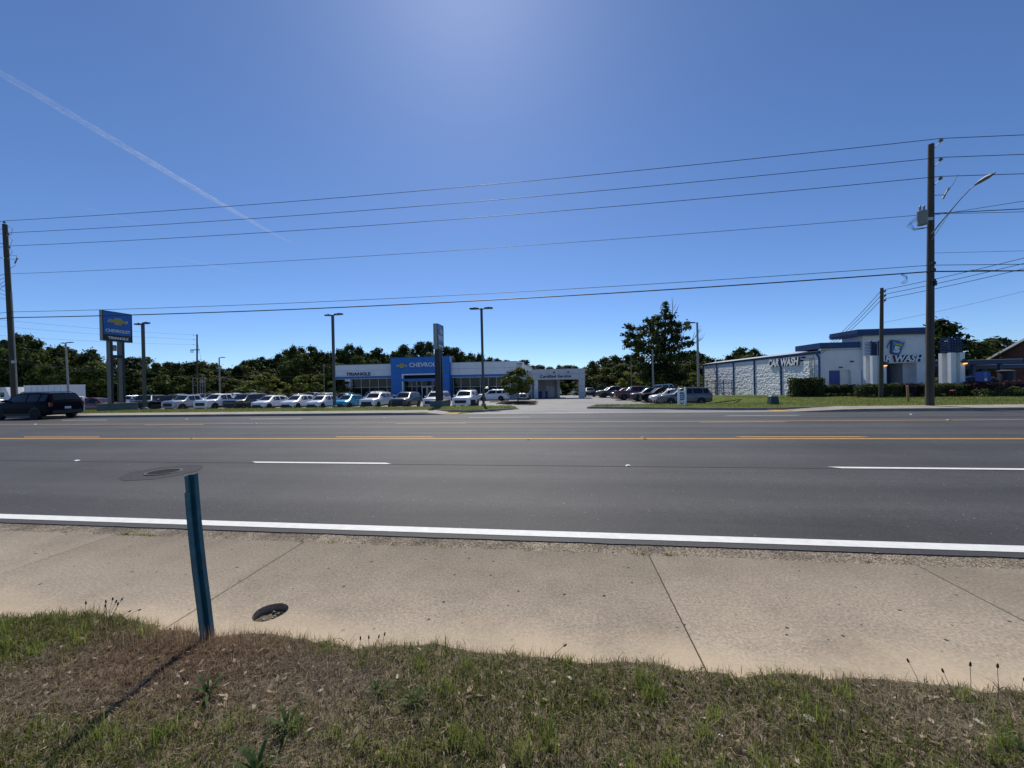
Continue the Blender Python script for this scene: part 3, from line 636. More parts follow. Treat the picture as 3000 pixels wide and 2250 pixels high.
# fascia return at the service end
rt = MB().add([(-7.73, 66.02, 3.15), (-7.73, 66.02, 5.3), (-6.8, 70, 5.3), (-6.8, 70, 3.15), (-7.9, 66.3, 3.15), (-7.9, 66.3, 5.3), (-6.98, 70.05, 5.3), (-6.98, 70.05, 3.15)], [(0,3,2,1),(4,5,6,7),(1,2,6,5),(0,1,5,4),(2,3,7,6),(0,4,7,3)])
obj('fascia_return', rt, 'white_panel', B)
for z0, z1 in ((DZ-.3, .05), (.08, 1.45), (1.48, 2.82)): bb('column_panel', 'white_panel', (-39.6, 66.25, z0), (-38.52, 67.1, z1))
bb('end_column_panel', 'white_panel', (-9.85, 66.2, DZ-.3), (-8.95, 66.8, 2.7))
def glazing(x0, x1, mull, z0, z1, transoms, y):
    X = [x0]+mull+[x1]; Z = [z0]+transoms+[z1]
    for i in range(len(X)-1):
        for j in range(len(Z)-1): bb('pane', 'shop_glass', (X[i]+.03, y, Z[j]+.03), (X[i+1]-.03, y+.02, Z[j+1]-.03))
    for x in X: bb('mullion', 'alu', (x-.028, y-.05, z0), (x+.028, y+.055, z1))
    for z in Z: bb('transom', 'alu', (x0+.03, y-.045, z-.027), (x1-.03, y+.05, z+.027))
glazing(-38.45, -30.1, [-36.75, -35.1, -33.4, -31.75], DZ+.05, 2.80, [1.25], 66.9)
glazing(-19.2, -9.95, [-17.85, -16.2, -14.35, -12.9, -11.4], DZ+.05, 2.66, [1.05], 66.9)
# blue entrance block
bb('entrance_backing', 'seam', (-30.05, 65.12, 3.62), (-19.5, 67.3, 6.36)); bb('pier_backing', 'seam', (-30.05, 65.12, DZ-.3), (-28.1, 67.2, 3.6)); bb('pier_backing', 'seam', (-21.55, 65.12, DZ-.3), (-19.5, 67.2, 3.6))
panels(-30.12, -19.43, [-28.05, -26.0, -23.9, -21.6], 3.6, 6.38, [4.45, 5.4], 65.0, 'chevy_blue')
panels(-30.12, -28.12, [], DZ-.2, 3.59, [.05, 1.25, 2.45], 65.0, 'chevy_blue'); panels(-21.52, -19.43, [], DZ-.2, 3.59, [.05, 1.25, 2.45], 65.0, 'chevy_blue')
bb('side_panel', 'chevy_blue', (-19.44, 65.13, DZ-.2), (-19.36, 66.4, 6.34)); bb('block_coping', 'chevy_blue', (-30.16, 64.97, 6.385), (-19.4, 67.4, 6.46))
bb('portal_frame', 'white_trim', (-28.07, 64.93, 3.28), (-21.56, 65.6, 3.53)); bb('portal_frame', 'white_trim', (-28.07, 64.94, 2.66), (-27.83, 65.5, 3.27)); bb('portal_frame', 'white_trim', (-21.80, 64.94, 2.66), (-21.56, 65.5, 3.27))
bb('portal_frame', 'white_trim', (-28.07, 64.94, DZ-.2), (-27.83, 65.5, 2.22)); bb('portal_frame', 'white_trim', (-21.80, 64.94, DZ-.2), (-21.56, 65.5, 2.22))
bb('portal_recess', 'dark_inside', (-27.82, 65.9, 2.66), (-21.81, 66.0, 3.27)); bb('canopy_band', 'chevy_blue', (-28.1, 64.75, 2.235), (-21.53, 66.0, 2.645))
glazing(-27.8, -21.82, [-26.7, -25.75, -24.85, -22.75], DZ+.05, 2.2, [1.3], 66.1)
for x0 in (-24.78, -23.8):
    d = thing('door', (x0+.48, 66.0, DZ+.05), None, None); d.parent = B; d.location = (x0+.48+25, 0, .05)
    fr = MB(); fr.box((-.46, -.07, .02), (-.36, 0, 2.36)); fr.box((.36, -.07, .02), (.46, 0, 2.36)); fr.box((-.36, -.07, 2.22), (.36, 0, 2.36)); fr.box((-.36, -.07, .02), (.36, 0, .26))
    obj('door_frame', fr, 'alu', d, local=True); obj('door_handle', MB().tube([(.3, -.13, .8), (.3, -.13, 1.5)], .02, 6), 'alu', d, local=True)
bowtie((-28.0, 64.99, 4.98), (1, 0, 0), 1.02, .12, B)
lettering('CHEVROLET', (-26.65, 64.99, 4.72), (1, 0, 0), 6.1, .72, .12, 'letter_white', B, bold=.012)
lettering('TRIANGLE', (-39.15, 65.99, 3.42), (1, 0, 0), 4.75, .60, .08, 'letter_navy', B, bold=.03)
# service canopy
C_ = thing('service_canopy', (-.7, 66, -1.15), 'grey panelled drive-through canopy lettered Certified Service', 'canopy')
bb('canopy_backing', 'seam', (-5.2, 66.12, 2.08), (3.78, 71.5, 3.74), C_); panels(-5.25, 3.85, [-2.3, .6, 2.95], 2.05, 3.80, [2.98], 66.0, 'grey_rib', parent=C_)
bb('canopy_roof', 'roof_grey', (-5.22, 66.13, 3.75), (3.82, 71.6, 3.83), C_); bb('canopy_soffit', 'white_trim', (-5.1, 66.2, 2.0), (3.7, 71.5, 2.07), C_)
bb('end_panel', 'white_panel', (3.79, 66.12, 2.05), (3.86, 71.5, 3.78), C_)
bb('pier_core', 'seam', (2.9, 66.12, -1.5), (3.76, 67.6, 2.04), C_); panels(2.85, 3.85, [], -1.4, 2.03, [-.3, .9], 66.0, 'grey_rib', parent=C_); bb('pier_side', 'white_panel', (3.77, 66.12, -1.4), (3.84, 67.6, 2.03), C_); bb('pier_side', 'white_panel', (2.84, 66.12, -1.4), (2.895, 67.6, 2.03), C_)
bb('column', 'white_trim', (-4.75, 66.3, -1.5), (-4.12, 67.2, 2.0), C_); bb('column', 'grey_rib', (-1.0, 76.6, -1.7), (-.45, 77.3, 2.2), C_)
bb('back_wall', 'grey_rib', (-4.9, 77.4, -1.8), (-.5, 77.6, 2.3), C_)
for k in range(16): bb('wall_rib', 'grey_rib', (-4.85+.27*k, 77.33, -1.6), (-4.75+.27*k, 77.4, 2.25), C_)
bb('service_door', 'white_panel', (-3.2, 77.25, -1.5), (-1.6, 77.32, .75), C_); bb('roof_deck', 'roof_grey', (-5.2, 71.6, 2.3), (-.3, 77.6, 3.5), C_)
lettering('Certified Service', (-3.75, 65.98, 2.36), (1, 0, 0), 5.3, .46, .05, 'letter_navy', C_, bold=.02)
for x in (-1.3, 1.07): bb('red_square', 'red_square', (x-.13, 65.95, 3.08), (x+.13, 66.0, 3.36), C_); bb('square_centre', 'dark_inside', (x-.06, 65.93, 3.15), (x+.06, 65.949, 3.29), C_)
for i, (x, lb) in enumerate(((-3.9, 'blue litter bin beside the white canopy column'), (-2.75, 'slim blue bin standing alone under the service canopy'))):
    t = thing('litter_bin', (x, 69, zt(x, 69)+.012), lb, 'bin'); obj('bin_body', MB().lathe([(.2 if i else .32, 0), (.22 if i else .34, 1.1), (.1, 1.25), (0, 1.26)], seg=12), 'royal', t, local=True); obj('bin_lid', MB().lathe([(.24 if i else .36, 1.02), (.24 if i else .36, 1.1), (0, 1.3)], seg=12), 'navy', t, local=True)

# ------------------------------------------------------------------ car wash
W_ = thing('car_wash', (29, 46, -.3), 'white car wash with blue trim, rough block side wall and sign tower', 'car wash')
def wb(name, m_, a, b, p=None): return obj(name, MB().box(a, b), m_, p or W_)
YB = [42.15, 43.35, 48.8, 55.1, 61.4, 67.7, 73.8]
wb('tunnel_core', 'wash_white', (25.6, 42.2, -2.2), (31.2, 73.8, 4.02))
for a, b in zip(YB[:-1], YB[1:]):
    ny_, nz_ = max(6, int((b-a)/.10)), 56; m = MB()
    for j in range(nz_+1):
        z = -1.9 + (3.22+1.9)*j/nz_
        for i in range(ny_+1):
            y = a + (b-a)*i/ny_
            d = 0 if j in (0, nz_) or i in (0, ny_) else .042*mn.noise((y*2.6, z*5.6, 1.5)) + .038*mn.noise((y*5., z*12, 7.)) + .03
            if abs((z+2) % .42 - .21) > .185: d *= .35
            m.v.append((25.56 - max(0, d), y, z))
    for j in range(nz_):
        for i in range(ny_): k = j*(ny_+1)+i; m.f.append((k, k+1, k+ny_+2, k+ny_+1)[::-1])
    obj('block_panel', m, 'split_block', W_); wb('upper_panel', 'wash_white', (25.54, a, 3.225), (25.6, b, 4.0))
for y in YB[2:]: wb('blue_pilaster', 'navy', (25.43, y-.13, -1.9), (25.56, y+.13, 4.0))
wb('eave_band', 'navy', (25.42, 42.0, 4.01), (25.62, 74.1, 4.2)); wb('gutter_trim', 'green_box', (25.38, 42.0, 4.205), (25.55, 74.1, 4.27))
obj('tunnel_roof', MB().add([(25.37, 41.95, 4.28), (25.37, 74.2, 4.28), (28.4, 74.2, 4.75), (28.4, 41.95, 4.75), (31.6, 74.2, 4.28), (31.6, 41.95, 4.28)], [(0,3,2,1),(3,5,4,2),(0,1,4,5),(1,2,4),(0,5,3)]), 'galv', W_)
lettering('CAR WASH', (25.535, 51.4, 3.05), (0, -1, 0), 6.1, .84, .15, 'letter_navy', W_, bold=.05, slant=.18, name='letter_side')
lettering('CAR WASH', (25.384, 51.4, 3.05), (0, -1, 0), 6.1, .84, .02, 'letter_white', W_, bold=.035, slant=.18)
# conduits, lamps and fittings on the side wall
for y in (43.0, 43.3): obj('conduit', MB().tube([(25.4, y, -.5), (25.4, y, 3.7), (25.5, y, 3.9)], .05, 6), 'galv', W_)
obj('conduit', MB().tube([(25.38, 42.6, -.4), (25.38, 42.6, 3.6)], .04, 6), 'galv', W_)
obj('flood_lamp', MB().cbox((25.1, 43.9, 3.75), (.3, .25, .18)), 'black_metal', W_); obj('flood_lamp', MB().cbox((25.15, 44.3, 3.45), (.3, .25, .18)), 'black_metal', W_)
obj('downpipe', MB().tube([(25.3, 42.1, 4.0), (25.42, 42.02, 3.7), (25.45, 41.98, 3.5), (25.45, 41.98, -.2)], .09, 8), 'royal', W_)
wb('meter_box', 'galv', (25.2, 44.6, .6), (25.5, 45.5, 1.05)); obj('meter_pipe', MB().tube([(25.35, 45.6, 1.0), (25.35, 45.6, 2.4)], .03, 6), 'galv', W_)
for y in (68.6, 65.5): obj('hose_post', MB().tube([(25.0, y, zt(25, y)), (25.0, y, zt(25, y)+1.35)], .04, 6), 'galv', W_)
# front block
wb('front_wall', 'wash_white', (25.62, 42.0, -1.0), (26.36, 42.35, 4.5)); wb('front_wall', 'wash_white', (28.22, 42.0, -1.0), (29.2, 42.35, 4.5)); wb('front_wall', 'wash_white', (26.36, 42.001, 2.32), (28.22, 42.351, 4.5))
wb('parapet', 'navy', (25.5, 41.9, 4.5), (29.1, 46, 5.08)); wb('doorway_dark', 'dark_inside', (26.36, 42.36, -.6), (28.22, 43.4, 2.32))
dr = wb('door', 'royal', (26.38, 41.93, -.5), (27.28, 42.0, 2.28)); wb('open_door', 'white_panel', (28.24, 41.85, -.5), (29.15, 41.95, 2.24)); wb('door_edge', 'royal', (29.16, 41.86, -.5), (29.2, 41.96, 2.24))
obj('door_handle', MB().cbox((27.18, 41.9, .7), (.06, .05, .14)), 'alu', dr)
for x, z in ((27.35, 2.6), (28.35, 3.15)): obj('wall_lamp', MB().cbox((x, 41.88, z), (.22, .22, .13)), 'lamp_bronze', W_)
# tower with the tunnel mouth
wb('tower_wall', 'wash_white', (29.2, 41.7, -1), (31.25, 44.5, 5.62)); wb('tower_wall', 'wash_white', (33.85, 41.7, -1), (34.6, 44.5, 5.62)); wb('tower_wall', 'wash_white', (31.25, 41.7001, 2.88), (33.85, 44.501, 5.62))
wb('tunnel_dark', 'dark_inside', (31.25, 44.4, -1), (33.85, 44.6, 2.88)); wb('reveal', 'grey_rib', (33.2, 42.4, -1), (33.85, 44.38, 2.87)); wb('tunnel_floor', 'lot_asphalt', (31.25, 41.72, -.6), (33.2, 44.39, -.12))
for x in (31.6, 32.2, 32.8): obj('wash_curtain', MB().tube([(x, 43.6, 0), (x, 43.6, 2.7)], .12, 8), 'navy', W_)
for z0, z1, dx in ((5.62, 5.80, 0), (5.82, 6.0, .06), (6.02, 6.22, 0)): wb('cap_band', 'navy', (28.45-dx, 41.25-dx, z0), (35.0+dx, 45.2, z1))
wb('string_course', 'grey_rib', (29.19, 41.66, 2.93), (34.61, 41.7, 2.97))
lettering('CAR WASH', (29.80, 41.695, 3.04), (1, 0, 0), 4.35, .60, .14, 'letter_navy', W_, bold=.05, slant=.22, name='letter_side')
lettering('CAR WASH', (29.86, 41.55, 3.03), (1, 0, 0), 4.35, .60, .02, 'letter_white', W_, bold=.03, slant=.22)
# bucket emblem
bk = thing('emblem', (32.05, 41.62, 4.40), None, None); bk.parent = W_; bk.location = Vector((32.05, 41.62, 4.40)) - Vector((29, 46, -.3))
rot = lambda u, v: (u*math.cos(-.2)-v*math.sin(-.2), u*math.sin(-.2)+v*math.cos(-.2))
fn = lambda u, v, d: (rot(u, v)[0], -d, rot(u, v)[1])
obj('bucket_outline', MB().prism([(-.60, .60), (.60, .60), (.42, -.62), (.2, -.70), (-.2, -.70), (-.42, -.62)], fn, 0, .05), 'navy', bk, local=True)
obj('bucket', MB().prism([(-.54, .50), (.54, .50), (.38, -.58), (.2, -.64), (-.2, -.64), (-.38, -.58)], fn, .051, .09), 'bucket_blue', bk, local=True)
obj('bucket_rim', MB().prism([(-.62, .50), (.62, .50), (.64, .66), (-.64, .66)], fn, .06, .12), 'bucket_blue', bk, local=True)
obj('bucket_handle', MB().tube([fn(u, v, .1) for u, v in ((-.6, .55), (-.8, .2), (-.86, -.15), (-.78, -.2))], .04, 6), 'navy', bk, local=True)
for u, v, rr in ((.45, .74, .17), (.72, .30, .13), (.2, .68, .1)): obj('bubble', MB().tube([fn(u+rr*math.cos(t), v+rr*math.sin(t), .12) for t in np.linspace(0, 2*math.pi, 14)], .03, 6), 'letter_white', bk, local=True)
ca, sa = math.cos(-.2), math.sin(-.2)
def l2(text, u, v, wd, h, m_, b_):
    q = rot(u, v); lettering(text, (32.05+q[0], 41.62-.09, 4.40+q[1]), (ca, 0, sa), wd, h, .03, m_, bk, b_, 0, up=(-sa, 0, ca))
l2('TAKE', -.36, .18, .74, .22, 'logo_yellow', .05); l2('5', -.24, -.47, .50, .56, 'letter_white', .06)
# two pillars crowned by stacks of blue fins
for x0, y0, lb in ((27.35, 38.0, 'white fluted pillar with blue fins standing before the car wash tower'), (31.7, 36.0, 'white fluted pillar with blue fins beside the covered vacuum bays')):
    pz = zt(x0+.5, y0); t = thing('fin_pillar', (x0+.5, y0+.5, pz), lb, 'pillar', 'pillars with blue fins'); h = 3.5-pz
    for q, (dx, dy) in enumerate(((-.33, -.38), (.33, -.38), (-.33, .38), (.33, .38))):
        obj('shaft', MB().box((dx-.17, dy-.15, 0), (dx+.17, dy+.15, h)), 'wash_white', t, local=True)
    obj('core', MB().box((-.22, -.26, 0), (.22, .26, h-.03)), 'wash_white', t, local=True)
    for q, dx in enumerate((-.38, -.18, .02, .22, .4)): obj('blue_rod', MB().box((dx-.03, -.3, h), (dx+.03, -.2, h+1.35-.12*(q % 3))), 'navy', t, local=True)
    for k in range(9): obj('fin', MB().box((-.47, -.42, h+.10+k*.135), (.47, .42, h+.15+k*.135)), 'navy', t, local=True)
    obj('mast', MB().box((-.1, -.1, h), (.1, .1, h+1.25)), 'royal', t, local=True)
    lm = obj('lantern', MB().lathe([(.04, -.16), (.20, -.10), (.26, .05), (.10, .12), (0, .22)], (.42, -.62, h-.75), seg=10), 'lamp_bronze', t, local=True)
    obj('lamp_glow', MB().lathe([(0, -.2), (.10, -.17), (.13, -.10), (0, -.09)], (.42, -.66, h-.78), seg=8), 'amber_lamp', lm, local=True)
    obj('lantern_bracket', MB().tube([(.3, -.5, h-.6), (.42, -.62, h-.55)], .025, 6), 'lamp_bronze', t, local=True)
# vacuum bay canopies
for (xa, ya, za), (xb, yb, zb), lb in (((34.75, 42.5, 2.62), (42.4, 42.0, 2.68), 'long blue canopy beam over the vacuum bays, the upper of two'), ((35.0, 45.5, 2.18), (48.0, 44.6, 2.25), 'lower blue canopy beam with pale edge over vacuum bays')):
    t = thing('vacuum_canopy', ((xa+xb)/2, ya, zt(xb, ya)), lb, 'canopy', 'vacuum bay canopies')
    obj('beam', MB().add([(xa, ya-.5, za), (xb, yb-.5, zb), (xb, yb+1.6, zb), (xa, ya+1.6, za), (xa, ya-.5, za+.36), (xb, yb-.5, zb+.36), (xb, yb+1.6, zb+.36), (xa, ya+1.6, za+.36)], [(3,2,1,0),(4,5,6,7),(0,1,5,4),(1,2,6,5),(2,3,7,6),(3,0,4,7)]), 'navy', t)
    obj('edge_strip', MB().box((xa, min(ya, yb)-.56, za+.375), (xb, ya-.40, za+.42)), 'galv', t)
    n_ = 4
    for k in range(n_):
        x = xa+.4+(xb-xa-.8)*k/(n_-1); obj('post', MB().box((x-.13, ya+.3, zt(x, ya)-.1), (x+.13, ya+.56, za+.02)), 'navy', t)
vk = thing('vacuum_unit', (36.45, 38.6, zt(36.4, 38.6)), 'blue vacuum station cabinet behind the purple hedge', 'vacuum')
obj('cabinet', MB().box((-.30, -.3, 0), (.30, .3, 2.0)), 'royal', vk, local=True); obj('front_door', MB().box((-.28, -.34, .1), (.0, -.301, 1.95)), 'bucket_blue', vk, local=True); obj('dial', MB().lathe([(.12, -.40), (.12, -.345)], (-.16, 0, 1.3), 'Y', 10), 'alu', vk, local=True); obj('nozzle_hook', MB().cbox((.38, 0, 1.7), (.16, .1, .2)), 'galv', vk, local=True)
tk = thing('vacuum_drum', (39.2, 39.6, zt(39, 39.6)), 'tall black round drum with a domed lid near vacuum bays', 'drum')
obj('drum', MB().lathe([(.50, 0), (.50, 1.95), (.47, 2.0)], seg=22), 'black_metal', tk, local=True, smooth=40); obj('lid', MB().lathe([(.55, 2.0), (.55, 2.06), (.3, 2.13), (0, 2.15)], seg=22), 'lamp_bronze', tk, local=True, smooth=40)
# brick house
H_ = thing('brick_house', (60, 51, -.5), 'brown brick house with a pale-edged gable roof beyond the vacuum bays', 'house')
obj('gable_wall', MB().prism([(40.5, -.8), (61.5, -.8), (61.5, 2.5), (51.0, 8.2), (40.5, 2.5)], lambda u, v, d: (d, u, v), 57.5, 76), 'brick_wall', H_)
for s_ in (-1, 1):
    q = [(51.0, 8.22), (51.0+s_*11.6, 1.95), (51.0+s_*11.6, 2.2), (51.0, 8.5)]
    obj('roof_slope', MB().prism(q, lambda u, v, d: (d, u, v), 57.0, 76.5), 'lamp_bronze', H_)
    obj('barge_board', MB().prism([(u, v-.06) for u, v in q], lambda u, v, d: (d, u, v), 56.86, 56.99), 'white_trim', H_)
obj('door', MB().box((57.42, 54.2, -.5), (57.5, 55.4, 1.7)), 'white_panel', H_)
obj('window', MB().box((57.43, 57.2, .4), (57.5, 58.6, 1.7)), 'shop_glass', H_)

# ------------------------------------------------------------------ pylon signs
def pylon(name, c, right, w_, z0, z1, dep, base, label, texts, emb, post_x, post_w, base_dim, frac, pmat='grey_steel'):
    t = thing(name, (c[0], c[1], base), label, 'sign', rz=0)
    right = Vector(right).normalized(); nrm = right.cross(Vector((0, 0, 1))); c = Vector((c[0], c[1], 0))
    def pb(nm, m_, u0, u1, z0_, z1_, d0, d1):
        fn_ = lambda u, v, d: tuple(c + right*u + nrm*d + Vector((0, 0, v)))
        return obj(nm, MB().prism([(u0, z0_), (u1, z0_), (u1, z1_), (u0, z1_)], fn_, d0, d1), m_, t)
    pb('sign_case', 'sign_side', -w_/2, w_/2, z0, z1, -dep/2, dep/2)
    zs = z0 + (z1-z0)*frac
    pb('name_panel', 'sign_black', -w_/2+.06, w_/2-.06, z0+.06, zs, dep/2, dep/2+.02); pb('brand_panel', 'sign_blue', -w_/2+.06, w_/2-.06, zs+.01, z1-.06, dep/2, dep/2+.02)
    for a, b_, c_, d_ in ((-w_/2, -w_/2+.055, z0, z1), (w_/2-.055, w_/2, z0, z1)): pb('case_edge', 'sign_black', a, b_, c_, d_, dep/2+.001, dep/2+.04)
    pb('case_edge', 'sign_black', -w_/2+.056, w_/2-.056, z1-.055, z1, dep/2+.001, dep/2+.04); pb('case_edge', 'sign_black', -w_/2+.056, w_/2-.056, z0, z0+.055, dep/2+.001, dep/2+.04)
    f0 = c + nrm*(dep/2+.021)
    bowtie(tuple(f0 + Vector((0, 0, emb[0]))), right, emb[1], .05, t)
    for tx, u, z, wd, h, m_, b_ in texts: lettering(tx, tuple(f0 + right*u + Vector((0, 0, z))), right, wd, h, .03, m_, t, b_)
    for u in post_x:
        pb('post', pmat, u-post_w/2, u+post_w/2, base, z0-.001, -.22, .16); pb('post_shade_face', 'sign_black', u-post_w/2+.02, u+post_w/2-.005, base+.02, z0-.03, .161, .18)  # black strip paints in the shade on the sign side of each post
    zc = base + (z0-base)*.78
    if len(post_x) > 1: pb('cross_brace', 'sign_black', post_x[0]+post_w/2, post_x[1]-post_w/2, zc-.12, zc+.12, -.15, .12)
    bw, bd, bh = base_dim
    pb('plinth', 'sign_base', -bw/2, bw/2, base-.5, base+bh, -bd/2, bd/2); pb('plinth_cap', 'kerb_concrete', -bw/2-.03, bw/2+.03, base+bh+.001, base+bh+.05, -bd/2-.03, bd/2+.03)
    return t
pylon('pylon_sign', (-37.14, 27.88, 0), (0, 1, 0), 2.17, 5.79, 8.26, .28, .08, 'tall blue brand sign with gold emblem and black name panel on twin grey posts',
      [('CHEVROLET', -.90, 6.54, 1.82, .24, 'letter_white', .012), ('TRIANGLE', -.74, 5.96, 1.50, .20, 'letter_white', .02)], (7.46, .76), (-.50, .36), .19, (2.3, 1.0, .5), .22)
pylon('pylon_sign', (-9.46, 28.95, 0), (0, 1, 0), 1.48, 4.38, 6.32, .31, .0, 'narrow blue truck sign turned nearly edge-on, on twin black posts in the grass strip',
      [('TRUCK', -.60, 5.12, 1.22, .30, 'letter_white', .02), ('TRIANGLE', -.56, 4.58, 1.14, .15, 'letter_white', .02)], (5.78, .52), (-.22, .26), .22, (1.9, .9, .4), .28, 'sign_black')
# ------------------------------------------------------------------ utility poles
def insulator(parent, p, ang_, L=.45, local_up=.30):
    """bracket arm with a stack insulator at its tip (world coords); returns the wire point"""
    d = Vector((math.cos(ang_), math.sin(ang_), 0)); p = Vector(p); tip = p + d*L + Vector((0, 0, local_up))
    b = obj('bracket', MB().tube([tuple(p), tuple(tip)], .022, 6), 'galv', parent)
    i_ = MB().lathe([(.03, 0), (.09, .02), (.05, .05), (.10, .07), (.05, .10), (.08, .13), (.04, .16), (0, .17)], tuple(tip), seg=9)
    obj('insulator', i_.mesh('insulator', None, wloc(b)), 'porcelain', b)
    return tip + Vector((0, 0, .18))
def pole_body(parent, base, top, r0_, r1_):
    n_ = 7; pts_ = [Vector(base).lerp(Vector(top), i/n_) for i in range(n_+1)]
    obj('pole_shaft', MB().tube(pts_, [r0_+(r1_-r0_)*i/n_ for i in range(n_+1)], 12), 'wood_pole', parent, smooth=50)
zr = .06
PR = thing('utility_pole', (19.22, 23.62, zr), 'tall dark wooden utility pole with transformer and street light arm in front of car wash', 'utility pole', 'roadside utility poles')
pole_body(PR, (19.50, 23.62, zr-.5), (19.72, 23.62, 14.05), .185, .125)
wp = {}
for k, z in enumerate((13.75, 12.75, 11.75)): wp['R%d' % k] = insulator(PR, (19.76-.02*k, 23.6, z), R(-20), .33, .32)
tr = obj('transformer', MB().lathe([(.0, -.36), (.18, -.36), (.21, -.33), (.21, .31), (.22, .33), (.22, .36), (.1, .42), (0, .42)], (19.04, 23.35, 10.05), seg=16), 'transformer', PR, smooth=40)
for dx in (-.1, .08):
    b_ = MB().lathe([(.05, .45), (.05, .7), (.02, .74)], (19.04+dx, 23.35, 9.98), seg=7); obj('bushing', b_.mesh('bushing', None, wloc(tr)), 'porcelain', tr)
obj('transformer_bracket', MB().box((19.1, 23.4, 9.95), (19.6, 23.5, 10.1)), 'galv', PR)
obj('fuse_cutout', MB().tube([(20.1, 23.45, 11.05), (20.22, 23.4, 11.35), (20.34, 23.4, 11.55)], [.05, .035, .06], 7), 'porcelain', PR); obj('cutout_arm', MB().tube([(19.65, 23.55, 11.3), (20.15, 23.45, 11.25)], .02, 6), 'galv', PR)
def droop(a, b, sag, n_=14): return [tuple(Vector(a).lerp(Vector(b), t) - Vector((0, 0, 4*sag*t*(1-t)))) for t in np.linspace(0, 1, n_)]
obj('jumper_wire', MB().tube(droop((20.34, 23.4, 11.55), (20.85, 23.5, 12.3), .12, 8), .012, 5), 'wire', PR)
for k in range(3): obj('drop_lead', MB().tube([(18.85+.02*k, 23.4, 10.2-.1*k), (18.5-.08*k, 23.4, 9.9-.1*k), (18.7, 23.4, 9.55-.05*k), (19.5, 23.5, 9.6)], .012, 5), 'wire', PR)
sl = obj('lamp_arm', MB().tube([(19.56, 23.45, 9.22), (19.64, 22.9, 9.78), (19.75, 22.15, 10.46), (19.81, 21.75, 10.76), (19.85, 21.5, 10.87)], [.03, .026, .022, .02, .02], 8), 'grey_steel', PR)
hm = MB().tube([(19.84, 21.6, 10.84), (19.87, 21.4, 10.91), (19.9, 21.1, 10.97), (19.93, 20.8, 11.01)], [.03, .08, .095, .03], 10)
obj('lamp_head', hm.mesh('lamp_head', 40, wloc(sl)), 'grey_steel', sl)
obj('arm_brace', MB().tube([(19.55, 23.45, 8.9), (19.7, 22.5, 10.12)], .012, 5), 'galv', PR)
for z in (7.3, 7.65, 6.75): obj('cable_clamp', MB().cbox((19.55, 23.42, z), (.16, .2, .14)), 'black_metal', PR)
obj('marker_box', MB().cbox((19.68, 23.5, 6.6), (.12, .2, .25)), 'black_metal', PR)
obj('ground_wire', MB().tube([(19.36, 23.45, 0), (19.45, 23.45, 6), (19.5, 23.47, 10)], .012, 5), 'wire', PR)
PR.location += Vector((.06, -.25, 0))
for k in range(3): wp['R%d' % k] += Vector((.06, -.25, 0))
zl = .07
PL = thing('utility_pole', (-41.0, 24.2, zl), 'dark wooden utility pole with fuse cutout standing behind the passing black SUV', 'utility pole', 'roadside utility poles')
pole_body(PL, (-41.22, 24.2, zl-.5), (-41.75, 24.2, 14.5), .19, .14)
tp = insulator(PL, (-41.78, 24.2, 14.5), R(180), .02, .1); wp['L0'] = tp
wp['L1'] = insulator(PL, (-41.55, 24.15, 13.6), R(-10), .25, .02); wp['L2'] = insulator(PL, (-41.5, 24.15, 12.6), R(-10), .25, .02)
for z in (14.2, 13.1, 12.0): obj('side_bracket', MB().tube([(-41.75, 24.2, z-.35), (-42.0, 24.2, z-.05), (-42.9, 24.2, z+.12)], .03, 6), 'galv', PL)
obj('fuse_cutout', MB().tube([(-40.75, 24.1, 11.45), (-40.6, 24.1, 11.7), (-40.5, 24.1, 11.85)], [.05, .04, .07], 7), 'porcelain', PL); obj('cutout_arm', MB().tube([(-41.4, 24.1, 11.85), (-40.75, 24.1, 11.75)], .02, 6), 'galv', PL)
for a, b_ in (((-41.35, 24.05, 14.35), (-40.95, 24.05, 13.55)), ((-41.2, 24.05, 13.5), (-41.15, 24.05, 12.7)), ((-41.1, 24.05, 12.5), (-41.25, 24.05, 12.0)), ((-41.2, 24.05, 12.05), (-40.6, 24.1, 11.8)), ((-40.75, 24.1, 11.4), (-41.25, 24.05, 11.0))):
    m_ = (Vector(a)+Vector(b_))/2 + Vector((.35, 0, .1)); obj('jumper_wire', MB().tube([a, tuple(m_), b_], .012, 5), 'wire', PL)
for k in range(4): obj('cable_loop', MB().tube([(-41.6, 24.1, 10.7-.25*k), (-42.3, 24.1, 10.6-.35*k), (-42.2-.1*k, 24.1, 9.9-.3*k), (-41.4, 24.1, 9.6-.3*k)], .013, 5), 'wire', PL)
obj('riser_conduit', MB().tube([(-40.82, 24.1, .1), (-40.95, 24.1, 4), (-41.15, 24.1, 9.3)], .045, 7), 'concrete_post', PL)
obj('meter_plate', MB().cbox((-40.92, 24.0, 4.0), (.3, .12, .2)), 'galv', PL)
PL.location += Vector((-.12, 0, 0))
for k in range(3): wp['L%d' % k] += Vector((-.12, 0, 0))
PS = thing('service_pole', (25.05, 34.0, zt(25, 34)), 'slender dark wooden service pole on the lawn before the sign tower', 'utility pole')
pole_body(PS, (25.05, 34.0, -.6), (25.22, 34.0, 8.65), .155, .11)
sp_ = [insulator(PS, (25.28, 33.95, 8.2-.36*k), R(0), .12, .12) for k in range(3)]
def wire(name, pts_, r_, label, group=None): 
    m_ = MB().tube(pts_, r_, 5); c = pts_[len(pts_)//2]
    return tag(obj(name, m_, 'wire', loc=tuple(c)), label, 'cable', group)
FARL, FARR = 62., 70.
